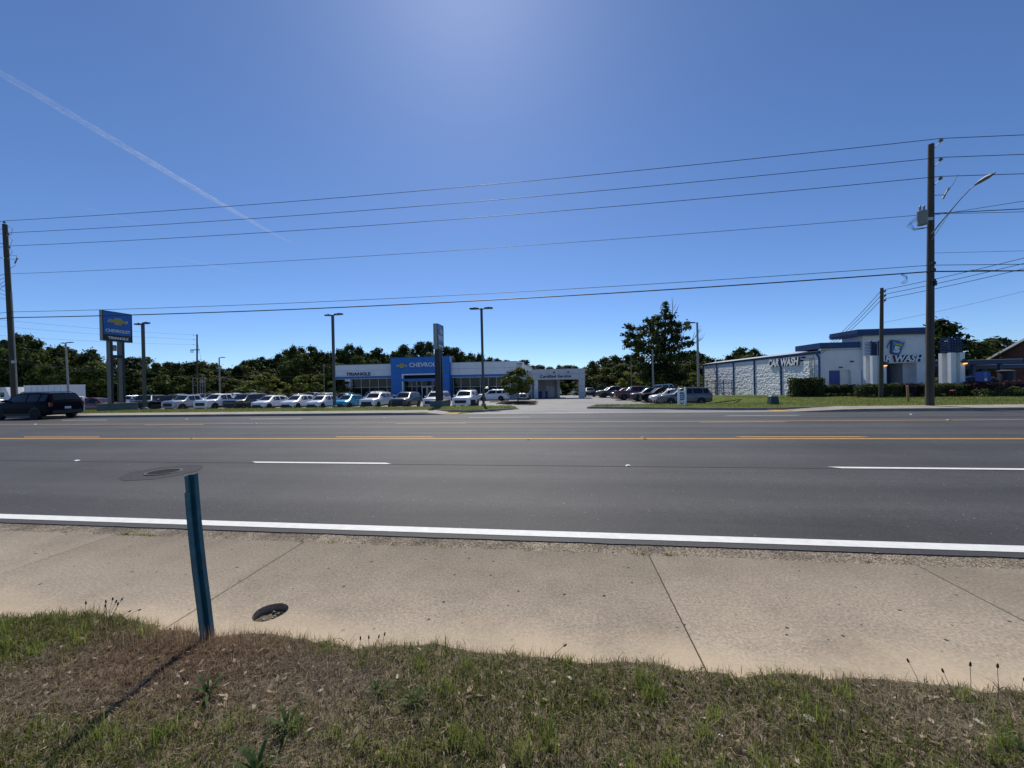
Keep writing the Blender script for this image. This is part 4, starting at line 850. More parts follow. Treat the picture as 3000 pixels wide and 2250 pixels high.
for k, nm in enumerate(('topmost', 'second', 'third')):
    a, b_ = wp['L%d' % k], wp['R%d' % k]
    pts_ = droop((a.x-FARL, a.y, a.z+.1), a, .8)[:-1] + droop(a, b_, .42, 30)[:-1] + droop(b_, (b_.x+FARR, b_.y-.3, b_.z+.3), 1.1)
    wire('power_line', pts_, .017, nm+' bare power line strung between the two roadside utility poles')
def span(yl, zl_, yr, zr_, r_, sag, nm, label, ext=True):
    a, b_ = Vector((-41.3, yl, zl_)), Vector((19.72, yr, zr_))
    pts_ = (droop((a.x-FARL, a.y, a.z), a, .9)[:-1] if ext else []) + droop(a, b_, sag, 30) + (droop(b_, (b_.x+FARR, b_.y-.3, b_.z), .9)[1:] if ext else [])
    wire(nm, pts_, r_, label)
span(24.0, 10.65, 23.4, 10.35, .013, .35, 'power_line', 'thin neutral wire running below the three bare power lines')
span(24.0, 7.78, 23.4, 7.62, .016, .38, 'telephone_cable', 'thin telephone cable running just above the thick one between poles')
span(24.0, 7.35, 23.4, 7.28, .034, .42, 'telephone_cable', 'thick black telephone cable, lowest of the cables between roadside poles')
for k in range(3):
    wire('service_drop', droop(sp_[k], (41.0, 22.5, 12.6-.35*k), .55, 16), .02, 'black service wire rising from the slender pole towards the street, one of three', 'street side service wires')
    wire('service_drop', droop(sp_[k]-Vector((.3, 0, .1)), (25.62+.02*k, 42.0, 4.3-.17*k), .25, 10), .02, 'black service wire falling from the slender pole to the car wash eave', 'service wires to the car wash')
wire('guy_wire', droop((25.2, 33.95, 5.9), (43, 22, 12.2), .8, 14), .009, 'thin stay wire sloping up from the middle of the slender pole')
wire('guy_wire', droop((19.8, 23.5, 10.3), (34, 14.5, 9.6), .1, 10), .012, 'thin wire sloping down from the transformer pole across the road')
wire('guy_wire', droop((19.66, 23.5, 8.3), (70, 24, 8.9), .6, 12), .009, 'faint thin wire leaving the transformer pole above the telephone cables')
wire('telephone_cable', droop((19.8, 23.4, 10.38), (90, 23.2, 10.9), .5, 14), .022, 'twisted service cable leaving the transformer pole below the street light')
wire('telephone_cable', droop((21.5, 23.35, 7.25), (60, 23.2, 7.6), .9, 14), .012, 'slack thin cable hanging under the thick telephone cable')
obj('splice_coil', MB().tube([(18.45+.15*math.cos(t*2.1), 23.4, 6.95+.25*math.sin(t)) for t in np.linspace(0, 12, 30)], .008, 4), 'wire', PR)

# distant pole line behind the dealership lot
PF = thing('distribution_pole', (-79.6, 75, zt(-79.6, 75)), 'distant wooden distribution pole with crossarm in front of the woods', 'utility pole')
pole_body(PF, (-79.7, 75, -2.5), (-79.3, 75, 13.5), .19, .14); obj('crossarm', MB().box((-80.9, 74.85, 10.0), (-78.7, 74.98, 10.18)), 'wood_pole', PF)
for k, z in enumerate((13.2, 12.2, 11.1)): insulator(PF, (-79.35, 74.9, z), R(180), .75, .1)
for x in (-80.7, -80.2, -79.0): obj('fuse_cutout', MB().tube([(x, 74.8, 9.4), (x, 74.8, 10.0)], .07, 6), 'porcelain', PF)
obj('stay_wire', MB().tube([(-79.2, 74.9, 12), (-77.5, 74.5, 6)], .02, 5), 'wire', PF)
PG = thing('distribution_pole', (-60.2, 45.3, zt(-60.2, 45.3)), 'dark wooden pole with small transformer seen between posts of the brand sign', 'utility pole')
pole_body(PG, (-60.2, 45.3, -1.6), (-60.05, 45.3, 11.6), .17, .12); tg = obj('transformer', MB().lathe([(.22, -.4), (.24, .3), (.2, .4)], (-60.45, 45.1, 7.4), seg=10), 'transformer', PG)
for k, (zl_, zr_) in enumerate(((12.9, 13.4), (11.9, 12.4), (10.4, 11.25))):
    wire('back_line', droop((-86, 36, zl_), (-80.1, 74.9, zr_), .5, 10), .014, ('upper', 'middle', 'lower')[k]+' thin wire running back to the distant distribution pole')
wire('back_cable', droop((-89, 50, 7.1), (-60.2, 45.2, 4.4), .4, 12), .03, 'dark low cable sagging across the front of the woods')
wire('back_cable', droop((-84.5, 50, 8.75), (-60.2, 45.2, 6.0), .3, 12), .018, 'thin pale-lit cable above the sagging dark one by the woods')
wire('back_cable', droop((-60.2, 45.2, 4.2), (-34, 62, 3.4), .5, 12), .014, 'thin cable running from the sign-side pole along the wood edge')

# ------------------------------------------------------------------ lot lamps
def lamp_post(x, y, h, heads, label, m_='lamp_bronze', r_=.085, lean=0.):
    z = zt(x, y); t = thing('lamp_post', (x, y, z), label, 'lamp post', 'parking lot lamp posts')
    obj('pole', MB().box((-r_, -r_, -.3), (r_, r_, h)) if m_ != 'concrete_post' else MB().tube([(0, 0, -.3), (0, 0, h)], [r_*1.25, r_*.85], 10), m_, t, local=True)
    obj('pole_base', MB().lathe([(r_*2.3, -.3), (r_*2.3, .18), (r_*1.6, .22)], seg=12), 'concrete_post', t, local=True)
    for a, L in heads:
        d = Vector((math.cos(R(a)), math.sin(R(a)), 0)); n_ = Vector((-d.y, d.x, 0))
        ar = obj('head_arm', MB().tube([(0, 0, h-.1), tuple(d*.25+Vector((0, 0, h-.02)))], .04, 6), m_, t, local=True)
        fnc = lambda u, v, q: tuple(d*u + n_*v + Vector((0, 0, q)))
        hd = MB().prism([(.22, -.10), (.35, -.19), (L-.1, -.19), (L, -.12), (L, .12), (L-.1, .19), (.35, .19), (.22, .10)], fnc, h-.04, h+.05)
        o = obj('lamp_head', hd, 'black_metal', t, local=True)
        obj('lens', MB().prism([(.38, -.14), (L-.12, -.14), (L-.12, .14), (.38, .14)], fnc, h-.055, h-.041), 'head_lamp', o, local=True)
        obj('sensor', MB().lathe([(.04, h+.05), (.04, h+.12), (0, h+.13)], tuple(d*(L*.6)), seg=7), 'black_metal', o, local=True)
    t.rotation_euler = (0, lean, 0)
    return t
lamp_post(-18.9, 30.0, 7.75, [(170, .75), (-15, 1.05)], 'bronze twin-headed lamp post in the grass between a white and a cyan crossover')
lamp_post(-6.2, 30.0, 7.75, [(180, .95), (4, .9)], 'bronze lamp post with two level heads by the driveway kerb', lean=R(-.2))
lamp_post(-34.95, 28.2, 7.25, [(170, .9), (-20, 1.0)], 'grey lamp post with two heads standing just behind the brand sign', 'lamp_bronze')
lamp_post(15.1, 45.2, 9.0, [(172, 1.1)], 'grey concrete lamp post with one head between grey SUV and car wash', 'concrete_post', .12, lean=R(-.3))
lamp_post(-82.9, 55, 10.9, [(175, .9), (0, 1.5)], 'pale leaning lamp post by the white trailer', 'concrete_post', .13, lean=R(-2.2))
lamp_post(-59.2, 60, 8.1, [(0, 1.1)], 'grey single-headed lamp post behind the second row of pickups', 'concrete_post', .11)
lamp_post(13.6, 60, 7.4, [(180, .5)], 'concrete lamp post in front of the great ragged tree', 'concrete_post', .12, lean=R(-.3))
lamp_post(13.9, 80, 8.1, [(180, .4)], 'slim far lamp post beside the bright green bushes', 'concrete_post', .10)
lamp_post(12.7, 92, 6.6, [(180, .4)], 'slim far lamp post close by the small white shed', 'concrete_post', .09)
lamp_post(-46.2, 70, 7.2, [(0, .5)], 'slim lamp post in front of pale green trees behind the lot', 'concrete_post', .09)

# ------------------------------------------------------------------ small roadside things
PO = thing('channel_post', (-2.545, 2.42, .0), 'bent teal steel channel post with a broken top at the walk edge', 'post', rz=R(90))
def ysec(s_):          # flanged U section, in local x (across) / y (depth)
    w2, t_ = .052*s_, .006
    prof = [(-w2, .0), (-.022*s_, .0), (-.016*s_, .030*s_), (.016*s_, .030*s_), (.022*s_, 0), (w2, 0)]
    return prof + [(x, y+t_+.002) for x, y in prof[::-1]]
secs = [(-.25, .03, 0), (0, .0, 0), (.25, -.026, 0), (.5, -.060, .004), (.75, -.088, .008), (.9, -.102, .01), (1.06, -.114, .012)]
pp = MB(); prof = ysec(1.); n_ = len(prof)
for z, dx, dy in secs:
    for x, y in prof: pp.v.append((dy+x, -dx+y-.02, z))
for i in range(len(secs)-1):
    for j in range(n_): pp.f.append((i*n_+j, i*n_+(j+1) % n_, (i+1)*n_+(j+1) % n_, (i+1)*n_+j))
pp.f.append(tuple((len(secs)-1)*n_+j for j in range(n_)))
obj('channel', pp, 'teal_paint', PO, local=True)
# taller torn part of the top (right flange and web)
pt_ = MB(); hp = [(-.022, 0), (-.016, .030), (.016, .030), (.022, 0), (.052, 0)]; hp = hp + [(x, y+.008) for x, y in hp[::-1]]; n_ = len(hp)
for z, dx, dy, sx in ((1.0601, -.114, .012, 1), (1.11, -.118, .012, 1), (1.165, -.122, .012, 1)):
    for x, y in hp: pt_.v.append((dy+x*sx, -dx+y-.02, z + (.012*(x+.05)/.1 if z > 1.1 else 0)))
for i in range(2):
    for j in range(n_): pt_.f.append((i*n_+j, i*n_+(j+1) % n_, (i+1)*n_+(j+1) % n_, (i+1)*n_+j))
pt_.f.append(tuple(2*n_+j for j in range(n_)))
obj('torn_top', pt_, 'teal_paint', PO, local=True)
for k in range(8): z = .12+.12*k; dx = float(np.interp(z, [q[0] for q in secs], [q[1] for q in secs])); dy = float(np.interp(z, [q[0] for q in secs], [q[2] for q in secs])); obj('bolt_hole', MB().lathe([(.0045, -.0006), (.0045, .0)], (dy, -dx+.0098, z), 'Y', 10), 'void', PO, local=True)
gb = thing('utility_box', (13.2, 26.2, zt(13.2, 26.2)), 'squat dark green utility pedestal with a pale cap on the lawn', 'utility box')
obj('body', MB().add([(-.27,-.25,-.05),(.27,-.25,-.05),(.27,.25,-.05),(-.27,.25,-.05),(-.20,-.18,.50),(.20,-.18,.50),(.20,.18,.50),(-.20,.18,.50)], [(0,1,5,4),(1,2,6,5),(2,3,7,6),(3,0,4,7),(4,5,6,7)]), 'green_box', gb, local=True)
obj('cap', MB().add([(-.22,-.2,.501),(.22,-.2,.501),(.22,.2,.501),(-.22,.2,.501),(-.14,-.12,.58),(.14,-.12,.58),(.14,.12,.58),(-.14,.12,.58)], [(0,1,5,4),(1,2,6,5),(2,3,7,6),(3,0,4,7),(4,5,6,7),(3,2,1,0)]), 'transformer', gb, local=True)
pb_ = thing('pedestal_box', (-6.83, 29.1, zt(-6.83, 29.1)), 'small black pedestal box in the grass beside the white boxy SUV', 'utility box')
obj('body', MB().add([(-.2,-.16,-.05),(.2,-.16,-.05),(.2,.16,-.05),(-.2,.16,-.05),(-.17,-.13,.5),(.17,-.13,.5),(.17,.13,.5),(-.17,.13,.5)], [(0,1,5,4),(1,2,6,5),(2,3,7,6),(3,0,4,7),(4,5,6,7)]), 'black_metal', pb_, local=True); obj('lid', MB().box((-.2, -.16, .501), (.2, .16, .54)), 'sign_base', pb_, local=True)
def post_sign(x, y, label, blue=False):
    z = zt(x, y); t = thing('post_sign', (x, y, z), label, 'sign')
    for dx in (-.2, .2):
        p_ = obj('sign_post', MB().box((dx-.06, -.06, -.2), (dx+.06, .06, 1.02)), 'white_trim', t, local=True); obj('finial', MB().lathe([(.085, 1.021), (.085, 1.05), (.03, 1.10), (.05, 1.15), (0, 1.2)], (dx, 0, 0), seg=8), 'white_trim', p_, local=True)
    for z0, z1 in ((.16, .30), (.84, .94)): obj('rail', MB().box((-.139, -.03, z0), (.139, .03, z1)), 'white_trim', t, local=True)
    obj('panel', MB().box((-.139, -.02, .36), (.139, .02, .78)), 'royal' if blue else 'sign_blue', t, local=True)
    for k in range(3): obj('text_line', MB().box((-.10, -.026, .44+.12*k), (.10, -.0201, .48+.12*k)), 'letter_white', t, local=True)
    return t
post_sign(7.75, 26.3, 'low white twin-post entrance sign with finials on the lawn edge'); post_sign(-37.2, 25.4, 'small blue panel on white finial posts beside the passing black SUV', True)
st = thing('survey_stake', (21.42, 27, zt(21.4, 27)), 'bare wooden stake standing upright in the lawn by the tall pole', 'stake')
obj('stake', MB().add([(-.06,-.03,-.2),(.06,-.03,-.2),(.06,.03,-.2),(-.06,.03,-.2),(-.10,-.03,1.0),(.02,-.03,1.03),(.02,.03,1.03),(-.10,.03,1.0)], [(0,1,5,4),(1,2,6,5),(2,3,7,6),(3,0,4,7),(4,5,6,7)]), 'fresh_wood', st, local=True)
def shed(x, y, w_, d_, h, rz, label, door=True):
    z = zt(x, y); t = thing('shed', (x, y, z), label, 'shed', rz=rz)
    obj('wall', MB().prism([(-w_/2, -.3), (w_/2, -.3), (w_/2, h), (0, h+w_*.16), (-w_/2, h)], lambda u, v, d: (u, d, v), 0, d_), 'white_panel', t, local=True)
    for s_ in (-1, 1): obj('roof_slope', MB().prism([(0, h+w_*.16+.02), (s_*(w_/2+.15), h-.03), (s_*(w_/2+.15), h+.05), (0, h+w_*.16+.1)], lambda u, v, d: (u, d, v), -.15, d_+.15), 'galv', t, local=True)
    obj('door', MB().box((-w_*.32, -.05, -.2), (w_*.32, -.005, h*.86)), 'transformer', t, local=True)
shed(10.1, 92, 3.6, 5, 2.4, 0, 'small white gabled metal shed at the wood edge behind the lot'); shed(-76, 84, 4.6, 6, 2.3, R(40), 'pale gabled shed roof among bushes behind the row of pickups')
# tyre-inflator style frames by the far lot edge
for i, (x, y, n_) in enumerate(((-61.9, 58, 2), (-60.5, 58, 3))):
    t = thing('pipe_rack', (x, y, zt(x, y)), ('tall grey pipe frame by the distant woods, the hooked one', 'tall grey pipe frame by the distant woods with three uprights')[i], 'pipe frame')
    for k in range(n_):
        dx = -.45+.9*k/(n_-1) if n_ > 1 else 0; obj('upright', MB().tube([(dx, 0, -.2), (dx, 0, 4.45), (dx+.12, 0, 4.55)], .045, 6), 'concrete_post', t, local=True)
    obj('top_bar', MB().tube([(-.55, 0, 4.55), (.75, 0, 4.5)], .035, 6), 'concrete_post', t, local=True)
    obj('mid_bar', MB().tube([(-.45, 0, 3.3), (.45, 0, 3.3)], .025, 6), 'concrete_post', t, local=True)
fe = thing('lot_fence', (20.5, 60, zt(20.5, 60)), 'black rail fence between the lot and the car wash side wall', 'fence')
for k in range(8): obj('fence_post', MB().box((16.6+k*1.15, 60, zt(17+k, 60)-.1), (16.68+k*1.15, 60.08, zt(17+k, 60)+2.3)), 'black_metal', fe)
for zz in (.5, 1.2, 1.9, 2.25): obj('rail', MB().box((16.6, 60.085, -1.0+zz), (24.8, 60.12, -.93+zz)), 'black_metal', fe)
# ------------------------------------------------------------------ vehicles
# a station: x, z bottom, z shoulder, half width shoulder, z top, half width top, z centre (None = crowned top)
SPEC = {
 'crossover': dict(L=4.58, W=1.84, wb=2.70, tr=.345, fx=.90, st=lambda a: [(a, .34, .74, .62, .80, .55, None), (a-.07, .27, .80, .80, .86, .72, None), (a-.22, .23, .86, .92, .93, .82, None), (a-.62, .23, .92, .98, 1.00, .84, None), (a-1.08, .23, .97, 1.0, 1.06, .84, None),
    (a-1.82, .23, 1.00, 1.0, 1.55, .70, None), (a-2.35, .23, 1.01, 1.0, 1.63, .70, None), (a-3.3, .23, 1.05, 1.0, 1.60, .68, None), (-a+.48, .25, 1.08, .98, 1.52, .66, None), (-a+.08, .30, 1.05, .90, 1.10, .78, None), (-a, .36, .90, .86, .96, .78, None)], rear=(8, 9), wind=(4, 5)),
 'suv': dict(L=4.95, W=1.96, wb=2.92, tr=.375, fx=.95, st=lambda a: [(a, .38, .95, .74, 1.02, .66, None), (a-.05, .30, 1.0, .86, 1.06, .78, None), (a-.22, .26, 1.03, .94, 1.10, .84, None), (a-.75, .26, 1.06, .99, 1.14, .86, None), (a-1.30, .26, 1.09, 1.0, 1.18, .86, None),
    (a-1.92, .26, 1.11, 1.0, 1.70, .74, None), (a-2.5, .26, 1.12, 1.0, 1.78, .74, None), (a-3.7, .26, 1.14, 1.0, 1.77, .73, None), (-a+.33, .28, 1.16, .98, 1.72, .71, None), (-a+.06, .32, 1.14, .93, 1.18, .82, None), (-a, .38, 1.0, .90, 1.05, .82, None)], rear=(8, 9), wind=(4, 5)),
 'pickup': dict(L=5.85, W=2.04, wb=3.70, tr=.41, fx=1.0, st=lambda a: [(a, .42, 1.05, .80, 1.12, .72, None), (a-.05, .36, 1.12, .90, 1.18, .82, None), (a-.25, .34, 1.16, .96, 1.23, .86, None), (a-.8, .34, 1.18, .99, 1.26, .87, None), (a-1.42, .34, 1.20, 1.0, 1.29, .87, None),
    (a-2.05, .36, 1.22, 1.0, 1.84, .75, None), (a-2.7, .36, 1.22, 1.0, 1.92, .75, None), (a-3.6, .36, 1.23, 1.0, 1.89, .74, None), (a-3.82, .36, 1.23, 1.0, 1.34, .90, None), (a-3.86, .40, 1.22, .99, 1.33, .93, .78), (-a+.10, .44, 1.22, .98, 1.33, .93, .78), (-a+.07, .44, 1.22, .97, 1.33, .93, None), (-a, .50, 1.14, .95, 1.28, .91, None)], rear=(7, 8), wind=(4, 5)),
}
def car_proto(kind):
    S = SPEC[kind]; a = S['L']/2; hw = S['W']/2; st_ = S['st'](a); P_ = {}
    def half(s_):
        x, zb, zs, ws, zt_, wt, zc = s_; ws *= hw; wt *= hw; c = zt_+.025 if zc is None else zc
        mid = zb + (zs-zb)*.55
        return [(x, 0, zb), (x, ws*.86, zb), (x, ws*.985, zb+.10), (x, ws*1.0, mid), (x, ws*.985, zs), (x, wt, zt_-.035), (x, wt*.9, zt_), (x, wt*.86, zt_+.008 if zc is None else zc), (x, 0, c)]
    H_ = [half(s_) for s_ in st_]; n_ = 9
    ring = [h + [(p[0], -p[1], p[2]) for p in h[-2:0:-1]] for h in H_]; R_ = len(ring[0])
    bm_ = MB(); bm_.v = [p for r_ in ring for p in r_]
    for i in range(len(ring)-1):
        for j in range(R_): bm_.f.append((i*R_+j, (i+1)*R_+j, (i+1)*R_+(j+1) % R_, i*R_+(j+1) % R_))
    bm_.f.append(tuple(range(R_))); bm_.f.append(tuple((len(ring)-1)*R_+j for j in range(R_))[::-1])
    P_['body'] = bm_.mesh('body', 38)
    # interpolated surface lookup
    X = np.array([s_[0] for s_ in st_])[::-1]
    def side(x, v):
        h = np.array([[np.interp(x, X, np.array([H_[i][k][c] for i in range(len(H_))])[::-1]) for c in range(3)] for k in (4, 5)])
        p = h[0]*(1-v)+h[1]*v; return p
    def win(x0, x1, s_):        # side glass between the shoulder and the roof rail
        m_ = MB(); n2 = 6
        for i in range(n2+1):
            x = x0+(x1-x0)*i/n2
            for v in (.10, .88):
                p = side(x, v); m_.v.append((x, s_*(p[1]+.006), p[2]))
        m_.f = [(2*i, 2*i+2, 2*i+3, 2*i+1) for i in range(n2)]
        return m_.mesh('side_window')
    w4, w5 = st_[S['wind'][0]], st_[S['wind'][1]]; re0 = st_[S['rear'][0]]
    xa, xm, xb = w4[0]-.30, (w5[0]+re0[0])/2+.12, re0[0]+.04
    if kind == 'pickup': cuts = [(xa, xm+.02), (xm-.10, xb+.16)]
    else: cuts = [(xa, xm+.12), (xm, xm-.85), (xm-.97, xb)]
    P_['side_window'] = [win(x0, x1, s_) for s_ in (1, -1) for x0, x1 in cuts]
    def across(i0, i1, t0, t1, k):   # glass between two stations over the top
        A = [np.array(H_[i0][q]) for q in (5, 6, 8)]; Bq = [np.array(H_[i1][q]) for q in (5, 6, 8)]
        A = A + [p*np.array([1, -1, 1]) for p in A[1::-1]]; Bq = Bq + [p*np.array([1, -1, 1]) for p in Bq[1::-1]]
        m_ = MB(); nn = None
        d = (Bq[2]-A[2]); nn = np.array([-d[2], 0, d[0]]); nn = nn/np.linalg.norm(nn); nn = nn if nn[2] > 0 else -nn
        for t in (t0, t1):
            for j in range(5): p = A[j]*(1-t)+Bq[j]*t; p = p*np.array([1, k, 1]); m_.v.append(tuple(p+nn*.012))
        m_.f = [(j, j+1, 6+j, 5+j) for j in range(4)]
        return m_
    P_['windshield'] = across(S['wind'][0], S['wind'][1], .07, .95, .93).mesh('windshield'); P_['rear_window'] = across(S['rear'][0], S['rear'][1], .10, .86, .88).mesh('rear_window')
    zs0 = st_[1][2]; g0 = st_[0][1]
    gh = zs0-.16; tall = kind != 'crossover'
    gw = hw*(.60 if tall else .55)
    P_['grille'] = MB().add([(a+.012, -gw, gh-.40), (a+.012, gw, gh-.40), (a+.012, gw*1.04, gh), (a+.012, -gw*1.04, gh), (a-.15, -gw, gh-.40), (a-.15, gw, gh-.40), (a-.15, gw*1.04, gh), (a-.15, -gw*1.04, gh)], [(0,1,2,3),(0,4,5,1),(1,5,6,2),(2,6,7,3),(3,7,4,0)]).mesh('grille')
    P_['grille_bar'] = [MB().box((a+.0125, -gw*1.02, gh-.03-(.13*k)), (a+.03, gw*1.02, gh-.005-(.13*k))).mesh('grille_bar') for k in range(2 if tall else 1)]
    P_['front_bumper'] = MB().add([(a+.03, -hw*.72, g0-.06), (a+.03, hw*.72, g0-.06), (a+.03, hw*.72, g0+.12), (a+.03, -hw*.72, g0+.12), (a-.35, -hw*.985, g0-.06), (a-.35, hw*.985, g0-.06), (a-.35, hw*.985, g0+.12), (a-.35, -hw*.985, g0+.12)], [(0,1,2,3),(0,4,5,1),(1,5,6,2),(2,6,7,3),(3,7,4,0)]).mesh('front_bumper')
    P_['rear_bumper'] = MB().add([(-a-.04, -hw*.78, .38), (-a-.04, hw*.78, .38), (-a-.04, hw*.78, .60), (-a-.04, -hw*.78, .60), (-a+.3, -hw*.96, .38), (-a+.3, hw*.96, .38), (-a+.3, hw*.96, .60), (-a+.3, -hw*.96, .60)], [(3,2,1,0),(1,5,4,0),(2,6,5,1),(3,7,6,2),(0,4,7,3)]).mesh('rear_bumper')
    hz = zs0-.05 if tall else zs0-.03
    P_['headlight'] = [MB().add([(a-.01, s_*hw*.66, hz-.10), (a-.20, s_*hw*.955, hz-.06), (a-.24, s_*hw*.965, hz+.01), (a-.01, s_*hw*.62, hz-.01), (a-.2, s_*hw*.6, hz-.10), (a-.34, s_*hw*.88, hz-.06), (a-.34, s_*hw*.88, hz+.01), (a-.2, s_*hw*.6, hz-.01)], [(0,1,2,3),(7,6,5,4),(3,2,6,7),(0,4,5,1),(0,3,7,4),(1,5,6,2)]).mesh('headlight') for s_ in (1, -1)]
    rz_ = st_[-1][2]
    P_['taillight'] = [MB().box((-a-.02, min(s_*hw*.79, s_*hw*.93), rz_-.14 if tall else rz_-.02), (-a+.28, max(s_*hw*.79, s_*hw*.93)+.0, rz_+.12)).mesh('taillight') for s_ in (1, -1)]
    P_['license_plate'] = MB().box((-a-.05, -.16, rz_-.32), (-a-.005, .16, rz_-.17)).mesh('license_plate')
    mx_ = w4[0]-.35; mz = w4[2]+.14
    P_['mirror'] = [MB().add([(mx_+.09, s_*(hw*.96), mz-.04), (mx_+.09, s_*(hw+.20), mz-.03), (mx_+.07, s_*(hw+.21), mz+.11), (mx_+.07, s_*(hw*.98), mz+.10), (mx_-.05, s_*(hw*.96), mz-.04), (mx_-.04, s_*(hw+.18), mz-.03), (mx_-.04, s_*(hw+.19), mz+.11), (mx_-.05, s_*(hw*.98), mz+.10)], [(0,1,2,3),(7,6,5,4),(3,2,6,7),(0,4,5,1),(1,5,6,2),(0,3,7,4)]).mesh('mirror') for s_ in (1, -1)]
    fx, rx_ = a-S['fx'], a-S['fx']-S['wb']; T = S['tr']
    cl = []
    for s_ in (1, -1):
        y0, y1 = sorted((s_*hw*.955, s_*(hw*1.004+.006))); cl.append(MB().box((rx_+T*1.2, y0, st_[3][1]-.02), (fx-T*1.2, y1, st_[3][1]+.15)).mesh('sill_cladding'))
    P_['sill_cladding'] = cl
    ar = []
    for x in (fx, rx_):
        for s_ in (1, -1):
            y0 = hw*.7; y1 = hw*1.0+.012; m_ = MB(); N_ = 18
            pts2 = [(x+T*1.20*math.cos(t), T+T*1.20*math.sin(t)) for t in np.linspace(-.35, math.pi+.35, N_)]
            m_.v = [(u, s_*y1, v) for u, v in pts2] + [(u, s_*y0, v) for u, v in pts2]
            m_.f = [tuple(range(N_))[::s_]] + [(i, i+1, N_+i+1, N_+i)[::-s_] for i in range(N_-1)]
            ar.append(m_.mesh('wheel_arch'))
    P_['wheel_arch'] = ar
    P_['wheel_pos'] = [(x, s_*(hw-.085), T, s_) for x in (fx, rx_) for s_ in (1, -1)]
    P_['tyre'] = MB().lathe([(T*.62, -.115), (T*.93, -.12), (T, -.09), (T, .09), (T*.93, .12), (T*.62, .115)], axis='Y', seg=22).mesh('tyre', 40)
    for nm, s_ in (('rim_l', 1), ('rim_r', -1)):
        m_ = MB().lathe([(T*.66, s_*.105), (T*.60, s_*.116), (T*.58, s_*.06)], axis='Y', seg=18); 
        for k in range(5):
            t = 2*math.pi*k/5; c_, q = math.cos(t), math.sin(t); ux, uz = -q, c_
            m_.add([(c_*T*.08+ux*T*.09, s_*.115, q*T*.08+uz*T*.09), (c_*T*.60+ux*T*.05, s_*.112, q*T*.60+uz*T*.05), (c_*T*.60-ux*T*.05, s_*.112, q*T*.60-uz*T*.05), (c_*T*.08-ux*T*.09, s_*.115, q*T*.08-uz*T*.09)], [(0,1,2,3)[::s_]])
        m_.lathe([(T*.13, s_*.118), (0, s_*.122)], axis='Y', seg=10); P_[nm] = m_.mesh('rim')
    P_['hub_dark'] = [MB().lathe([(T*.60, s_*.07), (0, s_*.07)], axis='Y', seg=16).mesh('brake_disc') for s_ in (1, -1)]
    if kind != 'pickup':
        P_['roof_rail'] = [MB().tube([(w5[0]-.25, s_*hw*.64, st_[6][4]-.02), (w5[0]-.4, s_*hw*.64, st_[6][4]+.05), (re0[0]+.3, s_*hw*.63, st_[7][4]+.05), (re0[0]+.15, s_*hw*.63, st_[7][4]-.02)], .016, 6).mesh('roof_rail') for s_ in (1, -1)]
    return P_
PROTO = {k: car_proto(k) for k in SPEC}
FRONT = ('windshield', 'grille', 'front_bumper', 'headlight', 'grille_bar')
CAR_TOP = {'crossover': 1.655, 'suv': 1.805, 'pickup': 1.945}
def car(kind, x, y, rz, paint, label, cat='SUV', group=None, scale=1., rim='rim', z=None, clad='trim_black', bump=None):
    P_ = PROTO[kind]; S = SPEC[kind]; t = thing({'crossover': 'crossover_suv', 'suv': 'large_suv', 'pickup': 'pickup_truck'}[kind], (x, y, zt(x, y)+.014 if z is None else z), label, cat, group)
    d = Vector((math.cos(R(rz)), math.sin(R(rz)))); h = S['wb']/2; pitch = 0; roll = 0
    if z is None:       # sit on the sloping lot
        zf, zb_ = zt(x+d.x*h, y+d.y*h), zt(x-d.x*h, y-d.y*h); zl_, zr_ = zt(x-d.y*.85, y+d.x*.85), zt(x+d.y*.85, y-d.x*.85)
        pitch = -math.atan((zf-zb_)/(2*h)); roll = math.atan((zl_-zr_)/1.7); t.location.z = (zf+zb_)/2+.014
    t.rotation_mode = 'XYZ'; t.rotation_euler = (Matrix.Rotation(R(rz), 3, 'Z') @ Matrix.Rotation(pitch, 3, 'Y') @ Matrix.Rotation(roll, 3, 'X')).to_euler(); t.scale = (scale,)*3
    pm_ = 'paint_'+paint
    def ad(nm, me, m_): return obj(nm, me, m_, t)
    bd = ad('body', P_['body'], pm_)
    ad('windshield', P_['windshield'], 'car_glass'); ad('rear_window', P_['rear_window'], 'car_glass')
    for me in P_['side_window']: ad('side_window', me, 'car_glass')
    gr_ = ad('grille', P_['grille'], 'trim_black')
    for q, me in enumerate(P_['grille_bar']): obj('grille_bar', me, ('chrome' if kind == 'pickup' or paint == 'black' else pm_) if q == 0 else 'rim_dark', gr_)
    ad('front_bumper', P_['front_bumper'], bump or (clad if kind != 'pickup' else pm_)); ad('rear_bumper', P_['rear_bumper'], 'chrome' if kind == 'pickup' else clad)
    for me in P_['headlight']: ad('headlight', me, 'head_lamp')
    for me in P_['taillight']: ad('taillight', me, 'tail_lamp')
    for me in P_['mirror']: ad('mirror', me, pm_)
    for me in P_['sill_cladding']: ad('sill_cladding', me, clad)
    for me in P_['wheel_arch']: ad('wheel_arch', me, 'trim_black')
    for me in P_.get('roof_rail', []): ad('roof_rail', me, 'alu' if paint in ('silver', 'white') else 'trim_black')
    ad('license_plate', P_['license_plate'], 'plate')
    for wx, wy, wz, s_ in P_['wheel_pos']:
        wh = obj('wheel', P_['tyre'], 'tyre', t, loc=(wx, wy, wz)); obj('rim', P_['rim_l' if s_ > 0 else 'rim_r'], rim, wh); obj('brake_disc', P_['hub_dark'][0 if s_ > 0 else 1], 'trim_black', wh)
    return t
def row(kind, x, paint, label, yf=40., rz=-90, **kw): return car(kind, x, yf+SPEC[kind]['L']/2*kw.get('scale', 1.), rz, paint, label, **kw)
# moving car on the far lane
car('suv', -33.75, 20.75, 180, 'navy', 'dark black-blue SUV driving past on the far lane of the road', z=zroad(20.6)+.004, rim='rim_dark', scale=.945)
